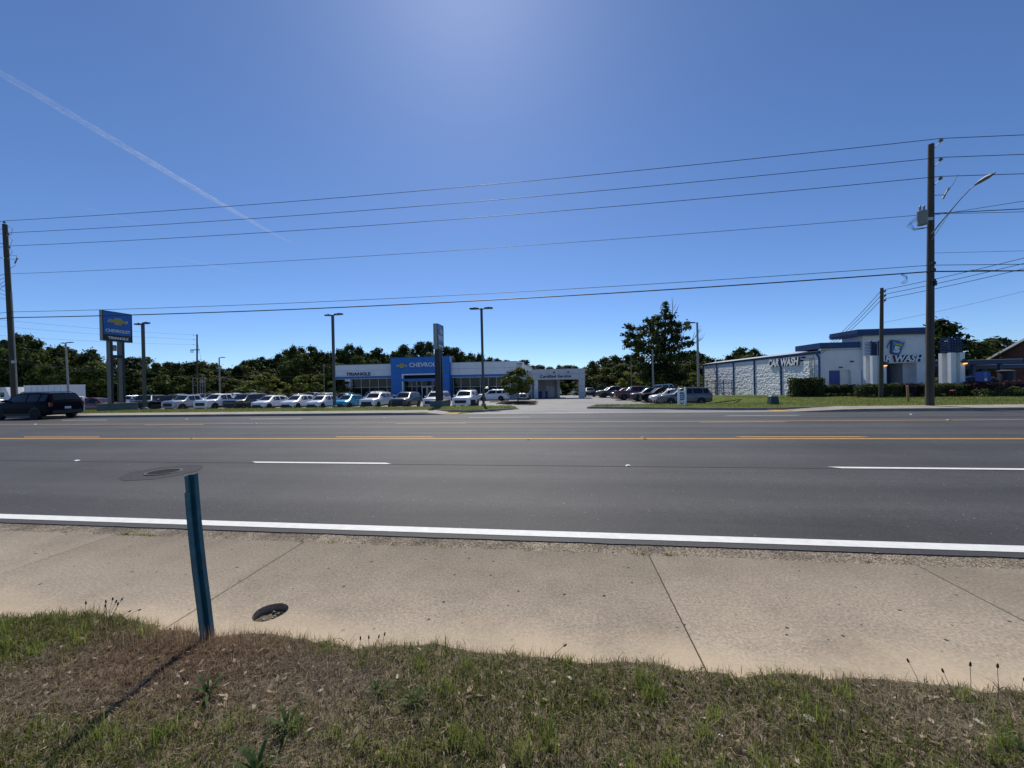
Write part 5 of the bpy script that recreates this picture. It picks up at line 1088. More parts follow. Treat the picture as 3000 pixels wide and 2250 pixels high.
# front row facing the road
G1 = 'new vehicles lined up facing the road'
row('pickup', -46.5, 'silver', 'silver-grey pickup in the front row beside the white pickup', cat='pickup', group=G1, scale=.97)
row('pickup', -42.15, 'white', 'white pickup in the front row between silver pickup and black SUV', cat='pickup', group=G1)
row('suv', -38.4, 'black', 'glossy black SUV in the front row next to the white pickup', group=G1, scale=1.06)
row('crossover', -34.85, 'white', 'white crossover parked directly beside the glossy black front-row SUV', group=G1, rim='rim_dark')
row('crossover', -31.2, 'white', 'white crossover standing between two other white crossovers in the front row', group=G1, rim='rim_dark')
row('crossover', -28.05, 'white', 'white crossover parked directly beside the cyan one', group=G1, rim='rim_dark', scale=.96)
row('crossover', -24.75, 'cyan', 'bright cyan-blue crossover in the front row', group=G1, rim='rim_dark', scale=.97)
row('suv', -21.45, 'white', 'large white SUV between cyan crossover and black SUV', group=G1, rim='rim_dark')
row('suv', -17.85, 'charcoal', 'dark charcoal SUV in the front row before the blue entrance', group=G1, clad='trim_black')
row('suv', -14.15, 'white', 'white SUV parked behind the narrow truck sign', group=G1, clad='paint_white', bump='paint_silver')
row('suv', -10.8, 'white', 'boxy white SUV with black grille, last of the front row by the driveway', group=G1, scale=1.05, bump='paint_white')
# askew cars near the brand sign
car('crossover', -51.4, 36.6, 8, 'red', 'dark red SUV standing side-on behind the brand sign', clad='trim_black')
car('pickup', -54.2, 43.9, -52, 'black', 'black pickup angled towards the road beside the brand sign', 'pickup')
car('suv', -50.1, 43.6, -75, 'navy', 'navy SUV tucked behind the silver front-row pickup')
# second row, tails to the road
G2 = 'second row of vehicles with tails to the road'
for x, y, k, p, lb in ((-62.6, 50.4, 'suv', 'white', 'white SUV of the second row seen over the black angled pickup'), (-59.8, 50.2, 'suv', 'black', 'black SUV of the second row beside a silver pickup'), (-56.4, 50, 'pickup', 'silver', 'silver pickup of the second row beside the black SUV'),
                       (-53.1, 50, 'pickup', 'grey', 'grey pickup of the second row seen over the silver front-row pickup'), (-50.2, 50, 'pickup', 'white', 'white pickup of the second row beside the grey one'), (-47.2, 50, 'pickup', 'white', 'white pickup of the second row beside a bluish silver one'), (-44.4, 50, 'pickup', 'silver', 'bluish silver pickup at the end of the second row')):
    car(k, x, y, 90, p, lb, 'pickup' if k == 'pickup' else 'SUV', G2)
car('pickup', -38.4, 55.2, 90, 'silver', 'pale pickup standing behind the white crossovers', 'pickup', scale=.92); car('crossover', -41.3, 56.5, 90, 'maroon', 'maroon crossover half hidden behind the white crossovers')
car('suv', -35.2, 54.6, 90, 'white', 'white SUV of the back rows next to the dark red one', scale=.95); car('crossover', -31.9, 54.4, 90, 'maroon', 'dark red crossover behind the cyan crossover')
car('suv', -28.3, 57.6, 60, 'black', 'black SUV parked right before the left showroom glass'.replace('left ', ''))
car('suv', -10.7, 59.4, 180, 'white', 'white SUV parked side-on before the showroom glass', scale=.95, clad='paint_white')
car('pickup', -6.15, 63.2, -90, 'silver', 'silver pickup nosing out beside the small island tree', 'pickup', scale=.84)
car('suv', -73.0, 49.6, 70, 'white', 'white SUV parked by the white trailer'); car('pickup', -78.5, 47.5, 90, 'white', 'white pickup behind the dark roadside pole', 'pickup'); car('crossover', -83.0, 46.5, 90, 'silver', 'silver crossover at the far end of the lot, past the dark pole')
# lot beyond the driveway, noses to the driveway
car('suv', 12.55, 42.0, 180, 'grey', 'grey SUV parked side-on behind the white twin-post sign', clad='trim_black', scale=1.01); car('crossover', 12.1, 45.1, 180, 'white', 'white crossover parked beside the grey SUV')
car('suv', 11.9, 48.3, 180, 'navy', 'dark navy SUV parked beside the white crossover beyond the driveway'); car('suv', 11.2, 51.6, 180, 'black', 'boxy black SUV parked between navy SUV and red pickup', scale=.96)
car('pickup', 10.3, 55.9, 0, 'red', 'red pickup parked tail out beyond the driveway', 'pickup'); car('suv', 10.6, 59.6, 180, 'teal', 'turquoise SUV seen over the bed of the red pickup', scale=1.05)
car('crossover', 9.9, 62.8, 180, 'maroon', 'maroon crossover parked past the turquoise SUV'); car('pickup', 8.9, 66.2, 180, 'charcoal', 'charcoal pickup parked past the maroon crossover', 'pickup'); car('suv', 8.4, 70, 180, 'black', 'black SUV at the end of the line past the charcoal pickup')
car('pickup', 5.4, 78, -90, 'black', 'black pickup facing the road beyond the service canopy', 'pickup', scale=.95); car('suv', 15.6, 66, 180, 'white', 'tall white SUV seen over the parked navy SUV', scale=1.08)
car('suv', -1.1, 110, 90, 'white', 'white SUV seen through the service canopy, standing before the woods'); car('suv', 4.6, 108, 60, 'white', 'white SUV half hidden by the canopy pier')
car('crossover', 36.9, 40.6, 180, 'blue', 'dark blue car behind the hedge at the vacuum bays', z=zt(36.9, 40.6)+.02)
# truck with white box trailer
T_ = thing('box_trailer', (-88, 56.5, zt(-88, 56.5)), 'long white box trailer parked in front of the woods', 'trailer')
obj('box', MB().box((-4.6, -1.2, 1.15), (4.5, 1.2, 3.75)), 'white_panel', T_, local=True); obj('roof_cap', MB().box((-4.65, -1.25, 3.751), (4.55, 1.25, 3.82)), 'white_trim', T_, local=True)
obj('under_frame', MB().box((-4.4, -.9, .75), (4.3, .9, 1.149)), 'black_metal', T_, local=True)
for k in range(8): obj('side_rib', MB().box((-4.3+1.2*k, -1.23, 1.2), (-4.24+1.2*k, -1.201, 3.7)), 'alu', T_, local=True)
for x in (-3.4, -2.4, 3.2):
    for s_ in (-1, 1): w_ = obj('wheel', PROTO['pickup']['tyre'], 'tyre', T_, loc=(x, s_*1.0, .41)); obj('rim', PROTO['pickup']['rim_l' if s_ > 0 else 'rim_r'], 'rim', w_)
T2 = thing('white_camper', (-95.2, 54.5, zt(-95, 54.5)), 'white camper with dark windows at the end of the trailer', 'camper')
obj('camper_body', MB().prism([(-3, .5), (3, .5), (3, 2.0), (2.2, 3.55), (-3, 3.55)], lambda u, v, d: (u, d, v), -1.2, 1.2), 'white_panel', T2, local=True)
for x0, x1 in ((-2.4, -1.0), (-.4, .6), (1.1, 1.9)): obj('side_window', MB().box((x0, -1.23, 1.9), (x1, -1.201, 2.7)), 'car_glass', T2, local=True)
obj('awning', MB().prism([(0, 3.4), (.9, 3.1), (.9, 3.15), (0, 3.5)], lambda u, v, d: (d, -1.2-u, v), -2.4, 1.2), 'grey_rib', T2, local=True)
for x in (-1.8, 1.9):
    for s_ in (-1, 1): w_ = obj('wheel', PROTO['pickup']['tyre'], 'tyre', T2, loc=(x, s_*1.05, .41)); obj('rim', PROTO['pickup']['rim_l' if s_ > 0 else 'rim_r'], 'rim', w_)
# ------------------------------------------------------------------ foliage
def leaf_quads(C, Nrm, size, rng, aspect=1.6, curl=.0):
    """a small quad at each centre, turned about a noisy normal"""
    n_ = len(C); Nr = Nrm + rng.normal(0, .55, (n_, 3)); Nr /= np.linalg.norm(Nr, axis=1, keepdims=True)+1e-9
    t = rng.normal(0, 1, (n_, 3)); u = np.cross(Nr, t); u /= np.linalg.norm(u, axis=1, keepdims=True)+1e-9; v = np.cross(Nr, u)
    s_ = (size*rng.uniform(.6, 1.35, n_))[:, None]; a = u*s_*.5*aspect; b_ = v*s_*.5
    V = np.stack([C-a, C-b_*.9, C+a, C+b_*.9], 1).reshape(-1, 3)
    return V, np.arange(4*n_).reshape(n_, 4)
def clump_cloud(centres, radii, per, size, rng, squash=.75, aspect=1.6, dark=.35):
    Cs, Ns, Ts = [], [], []
    for c, r_ in zip(centres, radii):
        k = max(8, int(per*(r_/np.mean(radii))**2)); d = rng.normal(0, 1, (k, 3)); d /= np.linalg.norm(d, axis=1, keepdims=True)
        rr = r_*np.abs(rng.normal(0, .62, k)); rr = np.minimum(rr, r_*1.45)
        p = c + d*rr[:, None]*np.array([1, 1, squash]); Cs.append(p); Ns.append(d*.8+np.array([0, 0, .5]))
        base = rng.uniform(.15, .75); Ts.append(np.clip(base+rng.normal(0, .16, k), 0, 1))
    C = np.concatenate(Cs); V, Q_ = leaf_quads(C, np.concatenate(Ns), size, rng, aspect)
    return V, Q_, np.concatenate(Ts)
def trunk_mesh(name, h, r_, limbs, rng):
    m_ = MB(); b_ = [(0, 0, -.6)]; x = y = 0
    for k in range(1, 6): x += rng.normal(0, .012*h); y += rng.normal(0, .012*h); b_.append((x, y, h*k/5*.92))
    m_.tube(b_, [r_*1.25, r_, r_*.82, r_*.62, r_*.42, r_*.18], 8)
    for c in limbs:
        z0 = min(h*.85, max(h*.15, c[2]*rng.uniform(.45, .75))); t = z0/(h*.92)*5; i = min(4, int(t)); p0 = Vector(b_[i]).lerp(Vector(b_[i+1]), t-i) if i < 5 else Vector(b_[5])
        e = Vector(c); mid = p0.lerp(e, .5)+Vector((0, 0, -.04*h)); m_.tube([tuple(p0), tuple(mid), tuple(e)], [r_*.34, r_*.2, r_*.05], 5, caps=False)
    return m_.mesh(name, 50)
TREES_ = {}
def make_variant(kind, k):
    rng = np.random.default_rng(100*k+hash(kind) % 1 + {'oak': 1, 'pine': 2, 'shrub': 3, 'bright': 4, 'young': 5}[kind]*17)
    if kind == 'oak':       # unit: height 10, spread ~7
        cs = [];
        for _ in range(64):
            z = rng.uniform(.16, 1)**.8; w_ = 3.4*math.sin(min(1, (1.02-z)*1.55+.05)*math.pi/2)*(.75 if z < .3 else 1); a = rng.uniform(0, 6.28); r_ = w_*rng.uniform(.35, 1)
            cs.append((r_*math.cos(a), r_*math.sin(a), z*9.2))
        cs = np.array(cs); rad = rng.uniform(.75, 1.35, len(cs))*np.where(cs[:, 2] > 7.5, .72, 1); V, Q_, T_2 = clump_cloud(cs, rad, 150, .29, rng); mt, h, tr_ = 'leaf_oak', 9.4, .22
    elif kind == 'pine':
        cs = [];
        for _ in range(40):
            z = rng.uniform(.50, 1); w_ = 2.5*math.sin(min(1, (1.03-z)*2.6+.12)*math.pi/2); a = rng.uniform(0, 6.28); r_ = w_*rng.uniform(.3, 1); cs.append((r_*math.cos(a), r_*math.sin(a), z*9.5))
        cs = np.array(cs); rad = rng.uniform(.65, 1.05, len(cs)); V, Q_, T_2 = clump_cloud(cs, rad, 190, .24, rng, .55, 2.6); mt, h, tr_ = 'leaf_pine', 9.7, .17
    elif kind == 'shrub':
        cs = []
        for _ in range(40):
            z = rng.uniform(.05, 1); w_ = 3.6*math.sqrt(max(.05, 1-z*z)); a = rng.uniform(0, 6.28); r_ = w_*math.sqrt(rng.uniform(.1, 1)); cs.append((r_*math.cos(a), r_*math.sin(a), z*9.0))
        cs = np.array(cs); rad = rng.uniform(.8, 1.3, len(cs)); V, Q_, T_2 = clump_cloud(cs, rad, 165, .30, rng); mt, h, tr_ = 'leaf_shrub', 8.2, .16
    elif kind == 'bright':
        cs = []
        for _ in range(40):
            z = rng.uniform(.12, 1); w_ = 4.2*math.sin(min(1, (1.03-z)*1.7+.1)*math.pi/2); a = rng.uniform(0, 6.28); r_ = w_*rng.uniform(.3, 1); cs.append((r_*math.cos(a), r_*math.sin(a), z*9.3))
        cs = np.array(cs); rad = rng.uniform(.55, 1.05, len(cs)); V, Q_, T_2 = clump_cloud(cs, rad, 190, .34, rng, .7); mt, h, tr_ = 'leaf_bright', 8.8, .2
    else:                   # young lot tree: clear stem, rounded open crown
        cs = []
        for _ in range(44):
            z = rng.uniform(.30, 1); w_ = 4.6*math.sin(min(1, (1.02-z)*2.3+.05)*math.pi/2)*(.8 if z < .42 else 1); a = rng.uniform(0, 6.28); r_ = w_*math.sqrt(rng.uniform(.08, 1)); cs.append((r_*math.cos(a), r_*math.sin(a), z*9.4))
        cs = np.array(cs); rad = rng.uniform(.9, 1.5, len(cs)); V, Q_, T_2 = clump_cloud(cs, rad, 190, .46, rng, .75); mt, h, tr_ = 'leaf_young', 9.0, .17
    tm = trunk_mesh('trunk', h, tr_, cs[:14], rng); tm.materials.append(MATS['bark' if kind != 'young' else 'pale_bark'])
    cm = np_mesh('crown', V, Q_, tint=T_2); cm.materials.append(MATS[mt])
    return cm, tm
for kd, n_ in (('oak', 5), ('pine', 3), ('shrub', 4), ('bright', 2), ('young', 1)): TREES_[kd] = [make_variant(kd, k) for k in range(n_)]
def tree(kind, x, y, top, width, name, label, group=None, k=None, zb=None):
    z = zt(x, y) if zb is None else zb; h = top-z; cm, tm = TREES_[kind][(k if k is not None else random.randrange(99)) % len(TREES_[kind])]
    t = thing(name, (x, y, z), label, 'tree' if kind != 'shrub' else 'bush', group); sx = width/(7. if kind in ('oak', 'shrub') else (5.4 if kind == 'pine' else 8.6)); sz = h/(10. if kind != 'pine' else 9.9)
    t.scale = (sx, sx, sz); t.rotation_euler = (0, 0, random.uniform(0, 6.28))
    obj('crown', cm, None, t); obj('trunk', tm, None, t)
    return t
TREE_LIST = [(-126.81,69.4,14.0,5.8,'oak'),(-122.42,68.4,13.58,6.7,'oak'),(-126.6,72.6,14.67,6.2,'oak'),(-117.93,69.2,14.95,5.8,'oak'),(-121.37,73.3,15.78,7.9,'oak'),(-113.9,70.3,13.32,7.4,'oak'),(-116.31,73.9,12.7,5.8,'oak'),(-109.92,71.7,12.31,6.0,'oak'),(-111.53,74.4,11.8,8.1,'oak'),(-108.78,74.4,10.71,7.2,'oak'),(-103.63,73.1,11.66,6.7,'oak'),(-100.24,72.6,7.88,6.4,'oak'),(-98.8,73.2,6.91,7.4,'oak'),(-100.06,76.4,7.65,6.5,'oak'),(-97.62,76.5,8.93,5.9,'pine'),(-98.06,79.0,7.97,6.5,'oak'),(-90.77,75.8,7.86,5.7,'oak'),(-91.95,79.5,8.37,6.2,'oak'),(-88.88,79.1,8.01,5.6,'oak'),(-89.48,82.7,8.41,7.7,'oak'),(-85.81,81.5,8.6,8.4,'oak'),(-90.78,89.2,7.9,7.4,'oak'),(-86.92,88.2,7.0,6.8,'oak'),(-91.28,95.9,7.44,6.5,'oak'),(-86.04,93.3,7.97,6.6,'oak'),(-89.78,99.8,9.19,5.3,'pine'),(-84.69,96.6,9.93,5.9,'oak'),(-83.87,98.7,11.03,5.9,'oak'),(-82.45,100.5,10.31,8.5,'oak'),(-80.57,101.2,11.63,5.6,'oak'),(-80.88,104.8,13.34,8.0,'oak'),(-76.22,101.6,14.03,6.2,'oak'),(-77.02,106.0,14.84,5.9,'oak'),(-73.16,105.1,13.94,8.5,'oak'),(-70.98,106.5,13.3,7.9,'oak'),(-66.6,103.9,12.65,6.1,'oak'),(-67.12,109.8,13.45,6.5,'oak'),(-63.47,108.9,15.55,7.9,'oak'),(-61.2,110.0,14.02,6.3,'oak'),(-56.54,107.3,11.48,8.4,'oak'),(-53.98,107.9,13.27,8.2,'oak'),(-53.06,112.5,11.82,5.7,'oak'),(-50.28,112.9,12.6,8.3,'oak'),(-49.3,115.8,13.96,6.3,'pine'),(-46.27,116.1,13.91,7.2,'oak'),(-43.87,116.3,14.77,6.3,'pine'),(-41.16,116.4,14.69,5.1,'pine'),(-39.41,119.4,14.45,5.9,'oak'),(-36.02,118.5,13.22,6.3,'pine'),(-33.98,119.5,13.02,6.2,'pine'),(-31.63,120.0,12.76,5.8,'oak'),(-29.54,123.4,12.43,6.8,'oak'),(-25.5,119.4,12.17,6.1,'oak'),(-22.79,121.3,10.29,6.0,'oak'),(-20.09,119.5,9.75,7.0,'oak'),(-17.97,123.9,9.7,7.6,'oak'),(-15.11,121.6,8.93,7.0,'oak'),(-12.1,118.6,8.47,6.3,'pine'),(-9.6,123.9,7.36,7.5,'oak'),(-7.03,123.3,6.84,6.4,'pine'),(-3.88,122.3,6.66,6.8,'oak'),(-0.88,119.6,7.24,5.9,'oak'),(1.37,122.1,6.62,6.4,'pine'),(4.01,119.2,6.63,5.8,'oak'),(6.56,111.4,6.12,7.5,'oak'),(7.8,98.9,6.96,5.6,'oak'),(11.05,100.8,8.02,7.9,'oak'),(13.15,98.6,8.35,7.0,'oak'),(16.22,98.6,8.3,8.4,'oak'),(27.95,91.4,7.85,8.3,'oak'),(32.23,97.0,8.45,7.6,'oak'),(33.84,95.3,7.59,7.4,'oak'),(37.51,97.7,6.79,6.7,'oak'),(40.17,98.6,7.64,5.5,'oak'),(43.85,101.3,9.66,7.3,'oak'),(47.1,102.0,9.92,6.0,'oak'),(51.65,105.3,7.64,8.3,'oak'),(51.73,100.8,6.78,6.3,'oak'),(57.56,106.4,6.36,7.8,'oak'),(-118.15,65.1,10.5,6.3,'shrub'),(-111.41,64.0,11.08,7.9,'shrub'),(-108.56,64.7,12.86,6.2,'shrub'),(-106.37,65.5,11.06,6.1,'shrub'),(-101.96,65.8,8.83,7.4,'shrub'),(-96.16,64.9,7.5,7.8,'shrub'),(-94.13,66.6,8.02,7.4,'shrub'),(-93.77,69.4,4.9,7.7,'shrub'),(-92.45,71.6,6.51,7.7,'shrub'),(-88.35,71.5,4.94,7.7,'shrub'),(-85.33,72.3,5.58,6.1,'shrub'),(-82.89,74.4,4.69,6.3,'shrub'),(-78.92,74.3,5.7,6.5,'shrub'),(-82.02,81.6,4.29,6.4,'shrub'),(-80.93,85.9,4.1,7.8,'shrub'),(-81.12,92.5,6.16,7.7,'shrub'),(-78.56,95.8,6.94,7.8,'shrub'),(-73.56,95.6,9.11,7.2,'shrub'),(-70.21,97.0,11.17,7.7,'shrub'),(-66.6,99.6,9.13,7.3,'shrub'),(-61.64,99.5,8.42,7.8,'shrub'),(-57.07,101.8,10.45,7.2,'shrub'),(-52.17,102.4,9.3,6.2,'shrub'),(-48.12,105.6,7.7,7.2,'shrub'),(-44.41,108.3,10.83,7.6,'shrub'),(-38.61,109.2,11.61,8.0,'shrub'),(-33.61,112.0,10.47,7.7,'shrub'),(-28.49,113.8,9.67,7.5,'shrub'),(-24.37,115.5,9.09,6.7,'shrub'),(-18.12,114.3,5.47,6.6,'shrub'),(-13.06,114.4,6.27,6.8,'shrub'),(-6.99,113.6,2.79,6.6,'shrub'),(-1.52,113.1,3.35,6.9,'shrub'),(6.44,103.3,2.66,6.6,'shrub'),(10.22,92.7,5.09,7.7,'shrub'),(13.65,90.6,5.75,7.0,'shrub'),(16.82,90.4,5.4,7.8,'shrub'),(19.51,87.5,5.58,8.0,'shrub'),(22.89,88.2,5.51,7.9,'shrub'),(25.72,84.8,5.19,6.2,'shrub'),(30.41,89.0,4.78,6.3,'shrub'),(34.27,90.5,4.75,7.9,'shrub'),(38.59,92.8,6.08,7.8,'shrub'),(41.94,93.2,7.33,7.4,'shrub'),(45.71,94.8,6.2,6.4,'shrub'),(50.1,97.4,4.32,8.0,'shrub')]
LB = {'oak': ('broadleaf_tree', 'dark broadleaf tree in the wood', 'broadleaf trees of the wood'), 'pine': ('pine_tree', 'dark round-topped pine rising from the wood', 'pines of the wood'), 'shrub': ('understory_bush', 'dense green bush filling the foot of the wood', 'bushes at the wood edge')}
for x, y, tp_, w_, kd in TREE_LIST:
    nm, lb, gp = LB[kd]; sec = next(q for lim, q in ((-76, 'behind the white trailer'), (-44, 'behind the rows of pickups'), (-6, 'behind the showroom'), (26, 'beyond the service canopy'), (999, 'behind the car wash')) if x < lim); lb, gp = lb+' '+sec, gp+' '+sec; tree(kd, x, y, tp_, w_*(1.12 if kd == 'oak' else 1), nm, lb, gp)
# a second, deeper rank so that the wood is not see-through
for k in range(34):
    x = -135+5.6*k; y = lerp(x, [-135, -100, -75, -30, 20, 50], [78, 82, 104, 122, 128, 120])+random.uniform(-2, 2); tp_ = lerp(x, [-135, -100, -70, -40, -15, 0, 30, 60], [10, 10, 6.2, 8.6, 7.2, 4.0, 6.4, 6.8])
    tree('shrub', x, y, tp_+random.uniform(-.6, .3), 8.5, 'understory_bush', 'deep-shaded bush far back inside the wood', 'bushes inside the wood')
for x, y, tp_, w_, lb in ((-52.2, 62.5, 4.3, 7.4, 'yellow-green round tree behind the black front-row SUV'), (-48.0, 66, 3.9, 6.0, 'pale yellow-green tree next to the showroom wing'), (-43.6, 64.5, 3.95, 5.4, 'pale green bushy tree close to the showroom corner')): tree('bright', x, y, tp_, w_, 'lot_tree', lb)
for x, tp_, w_ in ((-59.4, 3.2, 6), (-56.3, 1.9, 5), (-39.6, 2.6, 4.2)): tree('shrub', x, 66.5, tp_, w_, 'lot_bush', 'low green bush on the far edge of the lot', 'bushes on the lot edge')
for x, tp_, w_, lb in ((13.8, 3.5, 5.6, 'bright green bush behind the red pickup'), (18.6, 2.0, 3.6, 'small bright bush at the foot of the great tree'), (26.0, 3.0, 5.4, 'bright bush beside the far end of the car wash')): tree('bright', x, 82 if x < 25 else 80, tp_, w_, 'bright_bush', lb)
tree('young', -5.78, 50.2, 3.6, 3.8, 'island_tree', 'small green tree with slim pale trunk in the mulch island', k=0, zb=zi+.15)
tree('oak', 51.6, 60, 10.0, 8.2, 'oak_tree', 'dark spreading tree rising behind the tall pole and vacuum bays', k=1); tree('oak', 47.2, 62, 7.6, 6.5, 'oak_tree', 'dark tree leaning close to the car wash tower', k=3)
tree('shrub', 56.5, 64, 6.6, 6.5, 'oak_tree', 'lower dark tree between the spreading tree and the brick house', k=2); tree('shrub', 62, 66, 6.9, 7, 'oak_tree', 'dark tree showing over the brick house roof', k=0); tree('shrub', 42, 64, 5.2, 8, 'oak_tree', 'dark low tree behind the vacuum canopies', k=1); tree('oak', 68, 70, 8.2, 8, 'oak_tree', 'tree standing behind the brick house ridge', k=0)
# the great ragged tree by the car wash
rng = np.random.default_rng(5)
bt_ = thing('great_tree', (19.1, 74, zt(19.1, 74)), 'great ragged dark tree with a spire top and dead side branches', 'tree'); zb = bt_.location.z
pxc = [(1185,40,34),(1180,90,36),(1195,140,45),(1170,190,55),(1090,230,60),(1230,230,60),(1050,215,38),(920,270,38),(1000,310,70),(1120,320,85),(1260,310,75),(1360,330,60),(1420,330,42),(700,330,48),(770,350,52),(860,370,60),(960,400,75),(1080,420,90),(1200,420,90),(1320,410,70),(1400,390,45),(660,420,34),(720,450,55),(820,470,70),(660,520,50),(690,580,48),(760,560,70),(880,560,85),(1000,540,80),(1130,540,95),(1270,520,90),(1400,520,52),(830,640,80),(960,650,85),(1090,660,100),(1240,650,100),(1370,610,70),(1430,590,50),(800,720,70),(900,760,90),(1030,780,105),(1180,780,110),(1330,750,90),(1430,720,60),(860,880,90),(980,900,100),(1110,900,110),(1260,900,105),(1380,880,85),(900,1010,90),(1040,1030,105),(1190,1030,110),(1330,1020,90),(1130,1120,100),(1280,1130,90)]
def bpx(x, y): return (19.19+(x-1185)*.01387, 15.96-(y-20)*.01387)
cs, rad = [], []
for x, y, r_ in pxc:
    X, Z = bpx(x, y); wd = 5.2*math.sin(min(1, (16.4-Z)/12)*math.pi/2)
    for q in range(2 if y > 200 else 1): cs.append((X-19.1+rng.normal(0, .12), rng.uniform(-wd, wd)*(.75 if y > 150 else .1), Z-zb)); rad.append(r_*.01387*rng.uniform(.85, 1.1)*(1.35 if y < 200 else 1))
cs = np.array(cs); rad = np.array(rad); V, Q_, T_2 = clump_cloud(cs, rad, 210, .30, rng, .72, 2.0)
cm = np_mesh('crown', V, Q_, tint=T_2); obj('crown', cm, 'leaf_cedar', bt_); tm = trunk_mesh('trunk', 15.4, .42, cs[::3], rng); obj('trunk', tm, 'bark', bt_)
def dead(p0, p1, n_, sc):
    m_ = MB(); p0, p1 = Vector(p0), Vector(p1); m_.tube([p0, p0.lerp(p1, .5)+Vector((.1, 0, -.1))*sc, p1], [.09*sc, .06*sc, .025*sc], 5)
    for k in range(n_):
        t = random.uniform(.35, .95); q = p0.lerp(p1, t); d = (p1-p0).normalized()*random.uniform(.5, 1.2)*sc + Vector((random.uniform(-.7, .7), random.uniform(-.6, .6), random.uniform(-.1, .8)))*sc; m_.tube([q, q+d*.6, q+d+Vector((0, 0, .1))], [.035*sc, .025*sc, .012*sc], 4)
    return m_
for a, b_, n_ in (((1430, 640), (1590, 410), 9), ((1430, 620), (1610, 540), 7), ((1240, 250), (1255, 80), 4), ((1230, 260), (1290, 170), 4), ((1120, 240), (1108, 115), 3)):
    A, B_ = bpx(*a), bpx(*b_); obj('dead_branch', dead((A[0]-19.1, -.6, A[1]-zb), (B_[0]-19.1, -.9, B_[1]-zb), n_, 1.), 'pale_bark', bt_, local=True)

# hedges and beds at the car wash
def hedge(x0, x1, y0, y1, z0, z1, label, m_='leaf_hedge', name='hedge', dens=170, round_=.12, size=.10, wob=.10):
    rng = np.random.default_rng(int((x0*13+y0*7) % 997)); cx, cy_ = (x0+x1)/2, (y0+y1)/2
    t = thing(name, (cx, cy_, z0), label, 'hedge'); dx, dy, dz = x1-x0, y1-y0, z1-z0
    area = 2*dz*(dx+dy)+dx*dy; n_ = int(area*dens); f = rng.uniform(0, 1, n_); P3 = np.zeros((n_, 3)); N3 = np.zeros((n_, 3))
    top = f < dx*dy/area; fr = (~top) & (f < (dx*dy+2*dz*dx)/area); sd_ = ~(top | fr); U = rng.uniform(-.5, .5, (n_, 2)); sg = np.where(rng.uniform(size=n_) < .5, -1, 1)
    P3[top] = np.stack([U[top, 0]*dx, U[top, 1]*dy, np.full(top.sum(), dz)], 1); N3[top] = (0, 0, 1)
    P3[fr] = np.stack([U[fr, 0]*dx, sg[fr]*dy/2, (U[fr, 1]+.5)*dz], 1); N3[fr, 1] = sg[fr]
    P3[sd_] = np.stack([sg[sd_]*dx/2, U[sd_, 0]*dy, (U[sd_, 1]+.5)*dz], 1); N3[sd_, 0] = sg[sd_]
    k = 1-round_*np.clip((P3[:, 2]/dz-.7)/.3, 0, 1)**2; P3[:, 1] *= k; w_ = np.array([mn.noise((p[0]*1.6+x0, p[1]*1.6, p[2]*2)) for p in P3]); P3 += N3*(w_*wob*1.6)[:, None] + rng.normal(0, .03, (n_, 3)); P3[:, 2] += w_*wob*.8*(P3[:, 2]/dz)
    P3 -= N3*(rng.uniform(0, .12, n_))[:, None]
    V, Q_ = leaf_quads(P3, N3+np.array([0, 0, .3]), size, rng, 1.5); tint = np.clip(.45+w_*.5+rng.normal(0, .18, n_), 0, 1)
    obj('foliage', np_mesh('foliage', V, Q_, tint=tint), m_, t); i_ = .12
    obj('dark_core', MB().box((-dx/2+i_, -dy/2+i_, -.2), (dx/2-i_, dy/2-i_, dz-.16)), 'joint', t, local=True)  # solid dark box stands in for the shaded inside of the hedge
    return t
zz = lambda x, y: zt(x, y)
hedge(20.9, 21.75, 38.0, 39.0, zz(21, 38), 1.62, 'clipped boxy tall shrub at the corner of the block wall, outermost of three'); hedge(21.80, 22.35, 37.8, 38.9, zz(22, 38), 1.6, 'clipped boxy tall shrub, middle one of three by the block wall', wob=.06); hedge(22.4, 23.3, 37.6, 38.8, zz(23, 38), 1.62, 'clipped boxy tall shrub beside the long low hedge')
hedge(22.9, 26.7, 38.9, 40.0, zz(24, 39), .88, 'long low clipped hedge under the blue door'); hedge(24.5, 27.4, 34.9, 36.0, zz(25, 35), .98, 'dark green hedge at the foot of the sign tower'); hedge(27.45, 28.6, 34.9, 36.0, zz(28, 35), .98, 'dark purple hedge beside the tall pole', 'leaf_purple')
hedge(28.65, 31.9, 34.7, 35.9, zz(30, 35), .95, 'green hedge between the two purple hedges'); hedge(31.95, 37.4, 34.3, 35.6, zz(34, 34.5), 1.05, 'long purple-leaved hedge before the vacuum bays', 'leaf_purple'); hedge(37.45, 41, 34.0, 35.6, zz(38, 34), 1.2, 'light green hedge at the end of the purple one', 'leaf_shrub')
hedge(31.5, 36.8, 33.3, 34.2, zz(33, 33), .5, 'low green bedding in front of the long purple hedge', 'leaf_shrub', 'bedding_shrub', wob=.16)
def tuft_plant(x, y, s_, label, group):
    z = zz(x, y); t = thing('bedding_plant', (x, y, z), label, 'plant', group); r2 = np.random.default_rng(int(x*31) % 999)
    for k in range(9):
        a = r2.uniform(0, 6.28); L = s_*r2.uniform(.7, 1.1); d = Vector((math.cos(a), math.sin(a), 0)); n_ = Vector((-d.y, d.x, 0))*.035
        pts2 = [d*(L*.1)+Vector((0, 0, 0)), d*(L*.45)+Vector((0, 0, L*.7)), d*L+Vector((0, 0, L*.55))]
        m_ = MB(); m_.v = [tuple(pts2[0]-n_*.5), tuple(pts2[0]+n_*.5), tuple(pts2[1]+n_), tuple(pts2[1]-n_), tuple(pts2[2])]; m_.f = [(0, 1, 2, 3), (3, 2, 4)]
        obj('leaf', m_, 'leaf_weed', t, local=True)
